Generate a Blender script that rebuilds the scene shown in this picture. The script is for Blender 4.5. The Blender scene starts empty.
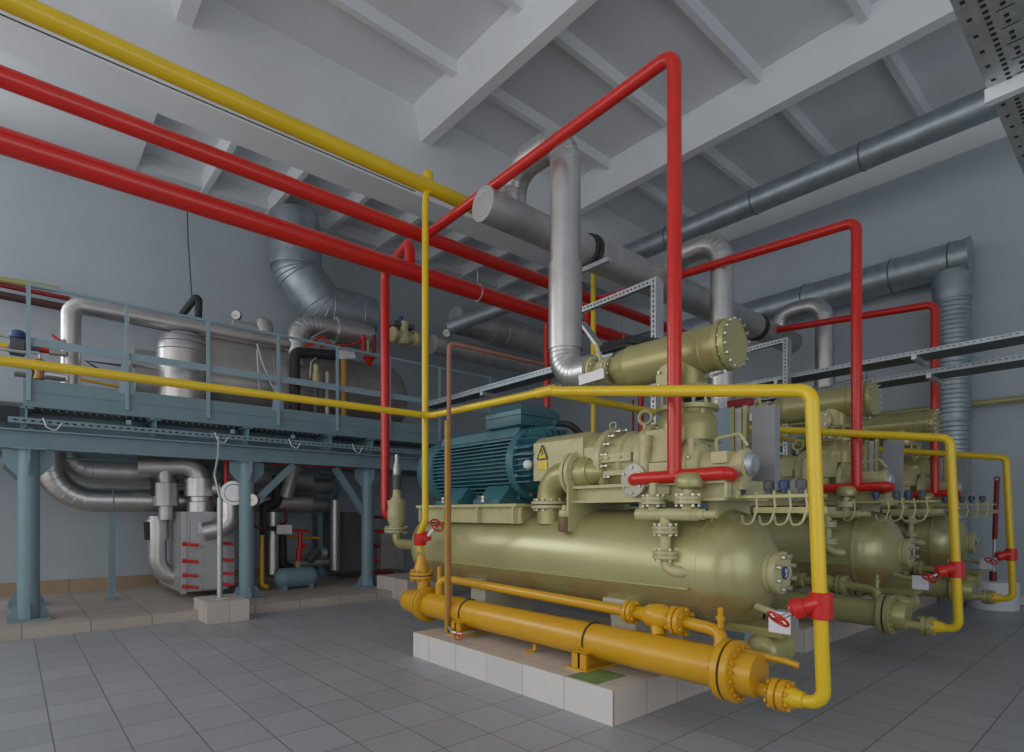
import bpy, math, random
from mathutils import Vector as V, Matrix
random.seed(7)
PI = math.pi
# ------------------------------------------------------------------ camera model (1024 x 752 frame)
CX, HY, EYE, VL, VR = 512.0, 513.0, 1.4, 10.0, 1167.0
FPX = math.sqrt((CX - VL) * (VR - CX))
TH = math.atan2(VR - CX, FPX)
FW = (math.cos(TH), math.sin(TH)); RT = (math.sin(TH), -math.cos(TH))
def at(px, py, x=None, y=None, z=None):
    a = (px - CX) / FPX; b = (HY - py) / FPX
    d = (FW[0] + a * RT[0], FW[1] + a * RT[1], b)
    t = x / d[0] if x is not None else y / d[1] if y is not None else (z - EYE) / d[2]
    return V((d[0] * t, d[1] * t, EYE + d[2] * t))
col = bpy.context.scene.collection
# ------------------------------------------------------------------ materials
def new_mat(name):
    m = bpy.data.materials.new(name); m.use_nodes = True
    nt = m.node_tree; b = nt.nodes['Principled BSDF']
    return m, nt, b
def lk(nt, a, b): nt.links.new(a, b)
def paint(name, c, rough=.4, metal=0., var=.12, scale=6., spec=.5, bump=0., blotch=None, blotch_scale=2., coat=0., blotch_top=None):
    m, nt, b = new_mat(name); n = nt.nodes
    tc = n.new('ShaderNodeTexCoord'); nz = n.new('ShaderNodeTexNoise')
    nz.inputs['Scale'].default_value = scale; nz.inputs['Detail'].default_value = 5
    lk(nt, tc.outputs['Object'], nz.inputs['Vector'])
    r = n.new('ShaderNodeValToRGB'); e = r.color_ramp.elements
    e[0].position = .3; e[1].position = .7
    e[0].color = tuple(v * (1 - var) for v in c) + (1,); e[1].color = tuple(min(1, v * (1 + var)) for v in c) + (1,)
    lk(nt, nz.outputs['Fac'], r.inputs['Fac']); out = r.outputs['Color']
    if blotch:
        n2 = n.new('ShaderNodeTexNoise'); n2.inputs['Scale'].default_value = blotch_scale; n2.inputs['Detail'].default_value = 8
        n2.inputs['Roughness'].default_value = .65
        lk(nt, tc.outputs['Object'], n2.inputs['Vector'])
        r2 = n.new('ShaderNodeValToRGB'); r2.color_ramp.elements[0].position = .56; r2.color_ramp.elements[1].position = .72
        r2.color_ramp.elements[1].color = (.75, .75, .75, 1)
        lk(nt, n2.outputs['Fac'], r2.inputs['Fac'])
        fac = r2.outputs['Color']
        if blotch_top is not None:   # brown-orange blotches kept to the lower part of the vessel, below its seam
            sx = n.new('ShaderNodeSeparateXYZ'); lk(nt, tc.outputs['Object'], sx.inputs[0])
            mr = n.new('ShaderNodeMapRange'); mr.inputs['From Min'].default_value = blotch_top; mr.inputs['From Max'].default_value = blotch_top - .06
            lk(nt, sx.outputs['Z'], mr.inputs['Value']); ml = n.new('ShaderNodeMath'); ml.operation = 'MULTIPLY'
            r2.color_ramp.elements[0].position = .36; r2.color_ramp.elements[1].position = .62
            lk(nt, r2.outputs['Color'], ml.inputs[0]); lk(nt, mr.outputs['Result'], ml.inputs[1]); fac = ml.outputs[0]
        mx = n.new('ShaderNodeMixRGB'); lk(nt, fac, mx.inputs['Fac']); lk(nt, out, mx.inputs['Color1'])
        mx.inputs['Color2'].default_value = tuple(blotch) + (1,); out = mx.outputs['Color']
    lk(nt, out, b.inputs['Base Color'])
    b.inputs['Roughness'].default_value = rough; b.inputs['Metallic'].default_value = metal
    b.inputs['Specular IOR Level'].default_value = spec
    if coat: b.inputs['Coat Weight'].default_value = coat; b.inputs['Coat Roughness'].default_value = .22
    if bump:
        bp = n.new('ShaderNodeBump'); bp.inputs['Strength'].default_value = bump; bp.inputs['Distance'].default_value = .01
        lk(nt, nz.outputs['Fac'], bp.inputs['Height']); lk(nt, bp.outputs['Normal'], b.inputs['Normal'])
    return m
def tile_mat(name, c, grout, su, sv, ou, ov, au, av, gw=.006, rough=.35, var=.08):
    """tiles in object space: au/av name the two axes, su/sv the pitch, ou/ov the phase"""
    m, nt, b = new_mat(name); n = nt.nodes
    tc = n.new('ShaderNodeTexCoord'); sp = n.new('ShaderNodeSeparateXYZ'); lk(nt, tc.outputs['Object'], sp.inputs[0])
    def mth(op, a, v):
        q = n.new('ShaderNodeMath'); q.operation = op
        for i, s in enumerate((a, v)):
            if isinstance(s, (int, float)): q.inputs[i].default_value = s
            else: lk(nt, s, q.inputs[i])
        return q.outputs[0]
    cells = []; edges = []
    for ax, s, o in ((au, su, ou), (av, sv, ov)):
        q = mth('DIVIDE', mth('SUBTRACT', sp.outputs[ax], o), s)
        cells.append(mth('FLOOR', q, 0)); fr = mth('FRACT', q, 0)
        d = mth('MINIMUM', fr, mth('SUBTRACT', 1.0, fr)); edges.append(mth('MULTIPLY', d, s))
    ed = mth('MINIMUM', edges[0], edges[1]); g = mth('LESS_THAN', ed, gw / 2)
    cb = n.new('ShaderNodeCombineXYZ'); lk(nt, cells[0], cb.inputs[0]); lk(nt, cells[1], cb.inputs[1])
    wn = n.new('ShaderNodeTexWhiteNoise'); wn.noise_dimensions = '2D'; lk(nt, cb.outputs[0], wn.inputs['Vector'])
    nz = n.new('ShaderNodeTexNoise'); nz.inputs['Scale'].default_value = 3.5; nz.inputs['Detail'].default_value = 8; nz.inputs['Roughness'].default_value = .7
    lk(nt, tc.outputs['Object'], nz.inputs['Vector'])
    k = mth('ADD', mth('MULTIPLY', wn.outputs['Value'], .5), mth('MULTIPLY', nz.outputs['Fac'], .9))
    r = n.new('ShaderNodeValToRGB'); e = r.color_ramp.elements; e[0].position = .35; e[1].position = 1.0
    e[0].color = tuple(v * (1 - var * 1.5) for v in c) + (1,); e[1].color = tuple(v * (1 + var) for v in c) + (1,)
    lk(nt, k, r.inputs['Fac'])
    mx = n.new('ShaderNodeMixRGB'); lk(nt, g, mx.inputs['Fac']); lk(nt, r.outputs['Color'], mx.inputs['Color1']); mx.inputs['Color2'].default_value = tuple(grout) + (1,)
    lk(nt, mx.outputs['Color'], b.inputs['Base Color'])
    rr = n.new('ShaderNodeMapRange'); rr.inputs['To Min'].default_value = rough - .08; rr.inputs['To Max'].default_value = rough + .12
    lk(nt, nz.outputs['Fac'], rr.inputs['Value']); lk(nt, rr.outputs['Result'], b.inputs['Roughness'])
    bp = n.new('ShaderNodeBump'); bp.inputs['Strength'].default_value = .4; bp.inputs['Distance'].default_value = .004; bp.invert = True
    lk(nt, g, bp.inputs['Height']); lk(nt, bp.outputs['Normal'], b.inputs['Normal'])
    return m
def spiral_mat(name, c, rough, pitch):
    """sheet-metal duct with fine seams at a fixed pitch along the object's diagonal"""
    m, nt, b = new_mat(name); n = nt.nodes
    tc = n.new('ShaderNodeTexCoord'); nz = n.new('ShaderNodeTexNoise'); nz.inputs['Scale'].default_value = 5; nz.inputs['Detail'].default_value = 4
    lk(nt, tc.outputs['Object'], nz.inputs['Vector'])
    r = n.new('ShaderNodeValToRGB'); r.color_ramp.elements[0].position = .3; r.color_ramp.elements[1].position = .7
    r.color_ramp.elements[0].color = tuple(v * .85 for v in c) + (1,); r.color_ramp.elements[1].color = tuple(v * 1.12 for v in c) + (1,)
    lk(nt, nz.outputs['Fac'], r.inputs['Fac']); lk(nt, r.outputs['Color'], b.inputs['Base Color'])
    b.inputs['Metallic'].default_value = .7; b.inputs['Roughness'].default_value = rough
    return m
M = {}
M['wall'] = paint('wall_plaster', (.49, .55, .605), .85, var=.035, scale=1.3, spec=.2, bump=.05)
M['ceil'] = paint('ceiling_concrete', (.78, .81, .84), .9, var=.04, scale=1.0, spec=.15, bump=.06)
M['floor'] = tile_mat('floor_tile', (.36, .372, .395), (.16, .16, .16), .349, .415, .2, .76, 0, 1, .008, .40, .07)
M['plinth'] = tile_mat('plinth_tile', (.62, .56, .52), (.32, .26, .2), .42, .42, .02, 2.39, 0, 1, .006, .3, .07)
M['plinthx'] = tile_mat('plinth_side_tile', (.70, .68, .66), (.38, .33, .3), .44, 5.0, -1.61, -1., 1, 2, .006, .3, .05)
M['plinthy'] = tile_mat('plinth_end_tile', (.60, .54, .50), (.34, .27, .22), .37, 5.0, -.93, -1., 0, 2, .007, .3, .05)
M['rail'] = paint('pale_blue_railing_enamel', (.30, .43, .50), .42, var=.06, scale=3)
M['panelsheet'] = paint('matt_aluminium_sheet', (.50, .51, .53), .42, .45, var=.08, scale=2)
M['receiver'] = paint('dull_vessel_cladding', (.40, .385, .37), .38, .55, var=.12, scale=2)
M['maroon'] = paint('dark_maroon_pipe_enamel', (.075, .028, .028), .5, var=.1)
M['curb'] = tile_mat('curb_tile', (.50, .44, .39), (.2, .17, .14), .62, .62, .1, .1, 0, 1, .01, .4, .08)
M['skirt'] = tile_mat('skirting_tile', (.42, .31, .2), (.2, .15, .1), .62, 3., .1, -1, 0, 2, .012, .4, .08)
M['khaki'] = paint('khaki_enamel', (.44, .415, .18), .36, .3, var=.06, scale=2.5, spec=.5, coat=.2)
M['khaki_tank'] = paint('khaki_vessel_enamel', (.47, .445, .205), .34, .28, var=.07, scale=1.5, coat=1.0, blotch=(.40, .20, .05), blotch_scale=1.3, blotch_top=.64)
M['cream'] = paint('cream_enamel', (.55, .52, .28), .38, var=.08, scale=5, coat=.15, blotch=(.38, .30, .12), blotch_scale=5)
M['yellow'] = paint('yellow_enamel', (.80, .55, .012), .3, var=.05, scale=4, coat=.25)
M['ochre'] = paint('ochre_enamel', (.70, .37, .010), .3, var=.06, scale=3, coat=.25)
M['red'] = paint('red_enamel', (.64, .016, .010), .28, var=.06, scale=4, coat=.3)
M['darkred'] = paint('dark_red_enamel', (.25, .012, .015), .45, var=.1)
M['saddle'] = paint('off_white_enamel', (.62, .60, .50), .4, var=.06, scale=4)
M['rust'] = paint('rusty_cup', (.22, .13, .06), .6, var=.3, scale=14)
M['teal'] = paint('teal_motor_enamel', (.045, .165, .20), .38, var=.08, scale=5, coat=.1)
M['blue'] = paint('blue_grey_steel_enamel', (.20, .31, .36), .42, var=.07, scale=3)
M['silver'] = paint('aluminium_cladding', (.60, .59, .58), .38, .9, var=.1, scale=3)
M['silver2'] = paint('dull_aluminium_cladding', (.52, .515, .505), .42, .65, var=.15, scale=4)
M['galv'] = spiral_mat('galvanised_duct', (.40, .46, .50), .46, .1)
M['zinc'] = paint('zinc_plated_steel', (.55, .58, .60), .45, .7, var=.12, scale=20)
M['steel'] = paint('bolt_steel', (.62, .60, .54), .35, .8, var=.1, scale=20)
M['brass'] = paint('brass_fitting', (.5, .33, .15), .4, .7, var=.15, scale=12)
M['copper'] = paint('copper_primer_pipe', (.34, .15, .11), .5, var=.12, scale=8)
M['brown'] = paint('brown_primer_post', (.46, .25, .045), .5, var=.12, scale=8)
M['black'] = paint('black_rubber', (.03, .032, .036), .6, var=.2, scale=10)
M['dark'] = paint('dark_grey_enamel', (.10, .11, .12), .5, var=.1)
M['grey'] = paint('grey_powder_coat', (.30, .31, .34), .5, var=.04)
M['white'] = paint('white_plate', (.78, .80, .84), .5, var=.03)
M['gauge'] = paint('gauge_face', (.85, .83, .76), .4, var=.02)
M['hole'] = paint('punched_hole_shadow', (.025, .03, .03), .8, var=.1)
M['bluelabel'] = paint('blue_label', (.035, .075, .19), .4, var=.05)
M['green'] = paint('green_paint', (.17, .28, .10), .7, var=.2, scale=8)
M['strip'] = paint('pale_aluminium_sheet', (.55, .55, .56), .4, .5, var=.08)
# ------------------------------------------------------------------ mesh builder
def basis(d):
    d = V(d).normalized(); u = V((0, 0, 1)) if abs(d.z) < .9 else V((1, 0, 0))
    a = d.cross(u).normalized(); return d, a, d.cross(a).normalized()
class MB:
    def __init__(s): s.v = []; s.f = []; s.sm = []; s.mi = []; s.cur = 0
    def add(s, vs, fs, smooth=False):
        k = len(s.v); s.v += [tuple(p) for p in vs]; s.f += [tuple(i + k for i in f) for f in fs]; s.sm += [smooth] * len(fs); s.mi += [s.cur] * len(fs); return s
    def box(s, x0, x1, y0, y1, z0, z1):
        vs = [(x, y, z) for z in (z0, z1) for y in (y0, y1) for x in (x0, x1)]
        return s.add(vs, [(0, 2, 3, 1), (4, 5, 7, 6), (0, 1, 5, 4), (2, 6, 7, 3), (0, 4, 6, 2), (1, 3, 7, 5)])
    def bar(s, p0, p1, w, hh, up=(0, 0, 1)):
        p0 = V(p0); p1 = V(p1); d = (p1 - p0).normalized(); a = d.cross(V(up)).normalized(); b = a.cross(d).normalized()
        vs = [p + a * i * w / 2 + b * j * hh / 2 for p in (p0, p1) for j in (-1, 1) for i in (-1, 1)]
        return s.add(vs, [(0, 1, 3, 2), (4, 6, 7, 5), (0, 4, 5, 1), (2, 3, 7, 6), (0, 2, 6, 4), (1, 5, 7, 3)])
    def prism(s, pts, d):
        """flat polygon pts (3-D) pushed along d"""
        n = len(pts); d = V(d); vs = [V(p) for p in pts] + [V(p) + d for p in pts]
        return s.add(vs, [tuple(range(n))[::-1], tuple(range(n, 2 * n))] + [(i, (i + 1) % n, n + (i + 1) % n, n + i) for i in range(n)])
    def rings(s, rs, cap=True, smooth=True, closed=False):
        n = len(rs[0]); k = len(s.v)
        for r in rs: s.v += [tuple(p) for p in r]
        m = len(rs)
        for i in range(m if closed else m - 1):
            for j in range(n):
                a = k + i * n; b = k + ((i + 1) % m) * n
                s.f.append((a + j, a + (j + 1) % n, b + (j + 1) % n, b + j)); s.sm.append(smooth); s.mi.append(s.cur)
        if cap and not closed:
            s.f.append(tuple(k + j for j in range(n))[::-1]); s.f.append(tuple(k + (m - 1) * n + j for j in range(n))); s.sm += [False, False]; s.mi += [s.cur] * 2
        return s
    def lathe(s, p, d, prof, n=24, cap=True):
        """prof: (distance along d, radius)"""
        p = V(p); d, a, b = basis(d)
        return s.rings([[p + d * t + (a * math.cos(2 * PI * j / n) + b * math.sin(2 * PI * j / n)) * max(r, 1e-4) for j in range(n)] for t, r in prof], cap)
    def cyl(s, p0, p1, r, r1=None, n=16):
        p0 = V(p0); d = V(p1) - p0; return s.lathe(p0, d, [(0, r), (d.length, r if r1 is None else r1)], n)
    def ball(s, c, r, n=14, sq=(1, 1, 1)):
        rs = []
        for i in range(9):
            t = PI * i / 8; rs.append([V(c) + V((max(math.sin(t), .001) * math.cos(2 * PI * j / n) * r * sq[0], max(math.sin(t), .001) * math.sin(2 * PI * j / n) * r * sq[1], -math.cos(t) * r * sq[2])) for j in range(n)])
        return s.rings(rs)
    def torus(s, c, ax, R, r, n=24, k=8):
        c = V(c); d, a, b = basis(ax); rs = []
        for i in range(n):
            t = 2 * PI * i / n; u = a * math.cos(t) + b * math.sin(t)
            rs.append([c + u * (R + r * math.cos(2 * PI * j / k)) + d * r * math.sin(2 * PI * j / k) for j in range(k)])
        return s.rings(rs, closed=True)
    def tube(s, pts, r, bend=0., n=14, seg=7, r1=None, cap=True):
        s.rings(sweep(fillet(pts, bend, seg), r, n, r1), cap); return s
    def build(s, name, mat, parent=None, loc=None):
        me = bpy.data.meshes.new(name)
        if parent is not None: base = wl[parent]
        elif loc is not None: base = V(loc)
        else:
            xs, ys, zs = zip(*s.v); base = V(((min(xs) + max(xs)) / 2, (min(ys) + max(ys)) / 2, min(zs)))
        me.from_pydata([(x - base.x, y - base.y, z - base.z) for x, y, z in s.v], [], s.f)
        me.polygons.foreach_set('use_smooth', s.sm); me.polygons.foreach_set('material_index', s.mi)
        me.update(); me.set_sharp_from_angle(angle=math.radians(38))
        for mm in (mat if isinstance(mat, (list, tuple)) else [mat]): me.materials.append(M[mm])
        o = bpy.data.objects.new(name, me); col.objects.link(o)
        if parent is not None: o.parent = parent
        else: o.location = base
        wl[o] = base; return o
wl = {}
def fillet(pts, bend, seg=7):
    pts = [V(p) for p in pts]
    if not bend or len(pts) < 3: return pts
    out = [pts[0]]
    for i in range(1, len(pts) - 1):
        p = pts[i]; u = pts[i - 1] - p; w = pts[i + 1] - p
        bd = bend[i - 1] if isinstance(bend, (list, tuple)) else bend
        ang = u.angle(w)
        if bd <= 0 or ang > PI - .03: out.append(p); continue
        t = min(bd / math.tan(ang / 2), u.length * .49 if i > 1 else u.length * .95, w.length * .49 if i < len(pts) - 2 else w.length * .95)
        rr = t * math.tan(ang / 2); u.normalize(); w.normalize()
        c = p + (u + w).normalized() * (rr / math.sin(ang / 2))
        a0 = (p + u * t) - c; ax = a0.cross((p + w * t) - c).normalized(); sweepa = PI - ang
        for k in range(seg + 1): out.append(c + Matrix.Rotation(sweepa * k / seg, 3, ax) @ a0)
    out.append(pts[-1]); return out
def sweep(pts, r, n=14, r1=None):
    m = len(pts); tang = []
    for i in range(m):
        a = pts[max(i - 1, 0)]; b = pts[min(i + 1, m - 1)]
        t = (pts[i] - a).normalized() + (b - pts[i]).normalized() if 0 < i < m - 1 else b - a
        tang.append(t.normalized())
    d, a, b = basis(tang[0]); rs = []
    for i in range(m):
        if i:
            q = tang[i - 1].rotation_difference(tang[i]); a = q @ a
        a = (a - tang[i] * a.dot(tang[i])).normalized(); b = tang[i].cross(a)
        rr = r if r1 is None else r + (r1 - r) * i / (m - 1)
        sc = 1.0
        if 0 < i < m - 1:
            h2 = (pts[i] - pts[i - 1]).normalized().dot(tang[i]); sc = 1.0
        rs.append([pts[i] + (a * math.cos(2 * PI * j / n) + b * math.sin(2 * PI * j / n)) * rr * sc for j in range(n)])
    return rs
# ------------------------------------------------------------------ scene bookkeeping
def tag(o, label, cat, group=None):
    o['label'] = label; o['category'] = cat
    if group: o['group'] = group
    if REC is not None: REC.append(o)
    return o
REC = None
def thing(name, label, cat, loc, group=None):
    o = bpy.data.objects.new(name, None); col.objects.link(o); o.empty_display_size = .1
    o.location = loc; wl[o] = V(loc); return tag(o, label, cat, group)
def struct(name, mb, mat, loc=None):
    o = mb.build(name, mat, None, loc); o['kind'] = 'structure'; return o
BOLT = {}
def bolts(parent, c, ax, R, k, r=.011, l=.05, mat='steel', ph=0., name='bolt'):
    """k separate hexagon bolts round a flange, children of the flange"""
    key = (name, r, l, mat); d, a, b = basis(ax)
    if key not in BOLT:
        me = bpy.data.meshes.new(name); mb = MB().lathe((0, 0, -l / 2), (0, 0, 1), [(0, r), (r * 1.1, r), (r * 1.2, r * .55), (l - r * 1.2, r * .55), (l - r * 1.1, r), (l, r)], 6)
        me.from_pydata(mb.v, [], mb.f); me.materials.append(M[mat]); BOLT[key] = me
    rot = d.to_track_quat('Z', 'Y')
    for i in range(k):
        t = 2 * PI * (i + .5) / k + ph; o = bpy.data.objects.new(name, BOLT[key]); col.objects.link(o)
        o.parent = parent; o.rotation_mode = 'QUATERNION'; o.rotation_quaternion = rot
        o.location = V(c) + (a * math.cos(t) + b * math.sin(t)) * R - wl[parent]
def flange(parent, c, ax, R, w, mat, k=8, pair=True, br=.011, name='flange', rb=None, bm='steel'):
    """a bolted flange pair with its gasket gap and its bolts"""
    d = V(ax).normalized(); c = V(c); mb = MB()
    if pair:
        g = w * .08
        mb.lathe(c - d * w / 2, d, [(0, R * .94), (w * .05, R), (w / 2 - g, R), (w / 2 - g, R * .85), (w / 2 + g, R * .85), (w / 2 + g, R), (w * .95, R), (w, R * .94)], 28)
    else: mb.lathe(c - d * w / 2, d, [(0, R * .95), (w * .1, R), (w * .9, R), (w, R * .95)], 28)
    o = mb.build(name, mat, parent)
    if pair and R > .12: MB().lathe(c - d * w * .09, d, [(0, R * .93), (w * .18, R * .93)], 28).build('gasket', 'black', o)
    if k: bolts(o, c, d, rb or R * .82, k, br, w * 1.0 + br * 3.2, bm)
    return o
def handwheel(parent, c, ax, R, mat='red', name='handwheel', sp=4):
    mb = MB().torus(c, ax, R, R * .13, 20, 6); d, a, b = basis(ax)
    for i in range(sp):
        t = 2 * PI * i / sp; mb.cyl(c, V(c) + (a * math.cos(t) + b * math.sin(t)) * R, R * .07, n=6)
    mb.cyl(V(c) - d * R * .25, V(c) + d * R * .25, R * .2, n=8); return mb.build(name, mat, parent)
def gauge(name, label, c, face, r, stem=None, group=None):
    """round dial gauge: case, dial, needle, stem"""
    c = V(c); d, a, b = basis(face); t = thing(name, label, 'gauge', stem[-1] if stem else c - V((0, 0, r)), group)
    MB().lathe(c - d * r * .5, d, [(0, r * .9), (r * .1, r), (r * .55, r), (r * .6, r * .93)], 20).build('case', 'dark', t)
    MB().lathe(c + d * r * .1, d, [(0, r * .88), (r * .03, r * .88)], 20).build('dial', 'gauge', t)
    MB().bar(c + d * r * .16 - a * r * .15, c + d * r * .16 + (a + b * .6) * r * .55, r * .07, r * .05, d).build('needle', 'black', t)
    if stem: MB().tube([c - V((0, 0, r * .9))] + [V(p) for p in stem], r * .16, 0, 8).build('stem', 'dark', t)
    return t
# ================================================================== THE ROOM
YW, XW, ZS = 11.8, 11.65, 7.72
struct('floor', MB().box(-7, XW + .2, -5, YW + .2, -.2, 0), 'floor', (0, 0, 0))
struct('wall_left', MB().box(-7, XW + .2, YW, YW + .2, 0, ZS + .3), 'wall', (0, 0, 0))
struct('wall_right', MB().box(XW, XW + .2, -5, YW, 0, ZS + .3), 'wall', (0, 0, 0))
# ribbed concrete roof: slab, twin plate edges across the hall, thin cross ribs, one deep main beam
cm = MB().box(-7, XW + .2, -5, YW + .2, ZS, ZS + .2)
def rib(mb, axis, c, w, w2, lo, hi, a0, a1):
    """tapered rib hanging from the slab: narrower at its lower edge"""
    if axis == 'y':
        pr = [(c - w / 2, a0, hi), (c + w / 2, a0, hi), (c + w2 / 2, a0, lo), (c - w2 / 2, a0, lo)]; mb.prism(pr, (0, a1 - a0, 0))
    else:
        pr = [(a0, c - w / 2, hi), (a0, c + w / 2, hi), (a0, c + w2 / 2, lo), (a0, c - w2 / 2, lo)]; mb.prism(pr, (a1 - a0, 0, 0))
struct('ceiling', cm, 'ceil', (0, 0, 0))
ty = 7.68
for i, xc in enumerate((-5.15, -1.79, 1.58, 4.945, 8.31, 11.66)):
    m = MB(); rib(m, 'y', xc - .03, .44, .17, 7.2, ZS + .02, -5, ty); struct('trim_%d' % (i + 1), m, 'ceil', (0, 0, 0))
k = 7
for j in range(9):
    yy = 6.62 - 1.37 * j
    m = MB(); rib(m, 'x', yy, .18, .09, 7.58, ZS + .02, -7, XW); struct('trim_%d' % k, m, 'ceil', (0, 0, 0)); k += 1
# deep main beam: its far edge steps up to the next bay
m = MB().prism([(-7, 7.68, ZS + .05), (-7, 7.68, 6.34), (-7, 8.22, 6.34), (-7, 8.32, 6.45), (-7, 8.32, ZS + .05)], (XW + 7, 0, 0))
struct('trim_%d' % k, m, 'ceil', (0, 0, 0)); k += 1
m = MB().box(-7, 1.6, 8.3, YW, 7.17, ZS + .05).box(1.6, XW, 8.3, YW, 7.42, ZS + .05)
struct('trim_%d' % k, m, 'ceil', (0, 0, 0)); k += 1
for j in range(1, 9):
    xc = 1.5 + 1.14 * j
    m = MB(); rib(m, 'y', xc, .2, .1, 7.17, 7.45, 8.3, YW); struct('trim_%d' % k, m, 'ceil', (0, 0, 0)); k += 1
m = MB().box(1.6, XW, 11.3, YW, 7.19, 7.45); struct('trim_%d' % k, m, 'ceil', (0, 0, 0)); k += 1
# tiled kerb platform along the left wall, skirting
struct('trim_%d' % k, MB().box(-7, 6.6, 8.38, YW, 0, .12), 'curb', (0, 0, 0)); k += 1
struct('baseboard_left', MB().box(-7, 6.6, YW - .03, YW, .12, .32), 'skirt', (0, 0, 0))
struct('baseboard_right', MB().box(XW - .03, XW, -5, YW, 0, .14), 'white', (0, 0, 0))
o = MB().box(XW - .5, XW - .03, -1.2, .62, 0, .4).build('tiled_step', 'skirt', None, (XW - .25, -.3, 0)); tag(o, 'beige tiled step at the foot of the right wall by the last yellow riser', 'step')
# concrete block beside the insulated heat exchanger box
o = MB().box(1.86, 2.36, 7.92, 8.62, 0, .27).build('tiled_block', 'plinth', None, (2.1, 8.25, 0)); tag(o, 'small beige tiled block on the floor under the silver box support', 'block')
o = MB().box(4.72, 5.6, 7.9, 8.9, 0, .34).build('tiled_block', 'plinth', None, (5.1, 8.4, 0)); tag(o, 'beige tiled block behind the far end of the yellow cooler', 'block')
wl[o] = V((5.1, 8.4, 0))
# ================================================================== COMPRESSOR UNITS (built once, copied twice)
REC = []
UX = 0.0
# ---- tiled plinth under the unit
t = thing('machine_plinth', 'long white tiled plinth under the {U} compressor', 'plinth', (3.9, 4, 0), 'machine plinths')
o = MB().box(2.985, 5.0, 2.405, 4.86, 0, .235).build('plinth_body', 'plinth', t)
for mm in (): pass
MB().box(2.97, 2.985, 2.39, 4.86, 0, .235).build('side_tiles', 'plinthx', t)
MB().box(2.985, 5.0, 2.39, 2.405, 0, .235).build('end_tiles', 'plinthy', t)
# ---- oil vessel (big horizontal tank)
AX, AZ, AR = 4.0, .99, .44
t = thing('oil_vessel', 'big khaki oil vessel lying under the {U} compressor', 'tank', (AX, 4, .235), 'oil vessels'); tank = t
prof = [(.345 * (1 - math.cos(a)), max(.001, AR * math.sin(a))) for a in [PI / 2 * i / 12 for i in range(13)]] + [(.35, AR + .006), (.375, AR + .006), (.38, AR)]
full = prof + [(4.35 - q, r) for q, r in prof[::-1]]
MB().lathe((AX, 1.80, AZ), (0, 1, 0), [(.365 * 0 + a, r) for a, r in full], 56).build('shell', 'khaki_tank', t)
MB().bar((AX - AR + .008, 2.2, AZ - .12), (AX - AR + .008, 5.8, AZ - .12), .04, .014).build('side_ledge', 'khaki', t)
n = MB().lathe((AX, 1.98, AZ), (0, -1, 0), [(0, .13), (.14, .125), (.145, .143), (.185, .146), (.19, .136), (.195, .136), (.2, .146), (.24, .146), (.245, .12), (.25, .1)], 32).build('end_nozzle', 'cream', t)
bolts(n, (AX, 1.735, AZ), (0, 1, 0), .118, 8, .017, .07)
nb = MB().lathe((AX, 1.732, AZ), (0, -1, 0), [(0, .046), (.012, .044)], 24).build('nozzle_badge', 'bluelabel', n)
MB().torus((AX, 1.718, AZ + .014), (0, 1, 0), .012, .004, 14, 5).tube([(AX, 1.718, AZ + .006), (AX + .008, 1.718, AZ - .012), (AX - .006, 1.718, AZ - .03)], .004, .006, 6).build('badge_mark', 'white', nb)
for yy, hh in ((4.73, .0), (2.85, .0)):
    m = MB().box(AX - .33, AX + .33, yy - .12, yy + .12, .235, .68).box(AX - .40, AX + .40, yy - .15, yy + .15, .67, .72).box(AX - .36, AX + .36, yy - .13, yy + .13, .235, .26)
    m.build('saddle', 'plinthx' if False else 'saddle', t)
# nozzle elbow low on the near side
# gas return at the far end: elbow up to the check valve
m = MB().tube([(AX, 6.0, .98), (AX, 6.97, .98), (AX, 6.97, 1.16)], .068, .13, 16); m.build('gas_elbow', 'khaki', t)
# ---- far check valve with red gas riser
v = thing('check_valve', 'cream check valve standing at the far end of the {U} oil vessel', 'valve', (AX, 6.97, 1.2), 'far check valves')
MB().lathe((AX, 6.97, 1.2), (0, 0, 1), [(0, .09), (.04, .1), (.1, .125), (.2, .13), (.3, .12), (.34, .13), (.37, .13), (.375, .1), (.42, .06), (.55, .05)], 24).build('body', 'cream', v)
flange(v, (AX, 6.97, 1.17), (0, 0, 1), .17, .07, 'cream', 8, br=.012)
MB().cyl((AX, 6.97, 1.72), (AX, 6.97, 1.92), .06).build('actuator', 'dark', v)
MB().lathe((AX, 6.97, 1.9), (0, 0, 1), [(0, .05), (.02, .06), (.12, .055), (.2, .03), (.3, .03)], 16).build('cap', 'silver2', v)
# ---- electric motor
MX, MZ = 4.05, 1.9
t = thing('electric_motor', 'ribbed teal electric motor driving the {U} compressor', 'motor', (MX, 5, 1.5), 'electric motors')
m = MB().lathe((MX, 4.28, MZ), (0, 1, 0), [(0, .285), (1.42, .285)], 40)
m.build('stator_housing', 'teal', t)
# cooling fins: horizontal plates on the sides, vertical on top
m = MB()
for i in range(-7, 8):
    z = MZ + i * .04; w = math.sqrt(max(.01, .355 ** 2 - (i * .04) ** 2))
    m.box(MX - w, MX + w, 4.31, 5.66, z - .006, z + .006)
m.build('side_fins', 'teal', t)
m = MB().prism([(MX - .21, 4.3, MZ + .25), (MX + .21, 4.3, MZ + .25), (MX + .18, 4.3, MZ + .37), (MX - .18, 4.3, MZ + .37)], (0, 1.37, 0)); m.build('top_plate', 'teal', t)
m = MB().lathe((MX, 5.66, MZ), (0, 1, 0), [(0, .33), (.02, .355), (.25, .355), (.33, .34), (.39, .29), (.41, .2)], 36); m.build('fan_cowl', 'teal', t)
m = MB().lathe((MX, 4.2, MZ), (0, 1, 0), [(0, .30), (.0, .37), (.02, .38), (.09, .38), (.1, .36)], 36); fl = m.build('drive_flange', 'teal', t)
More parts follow.
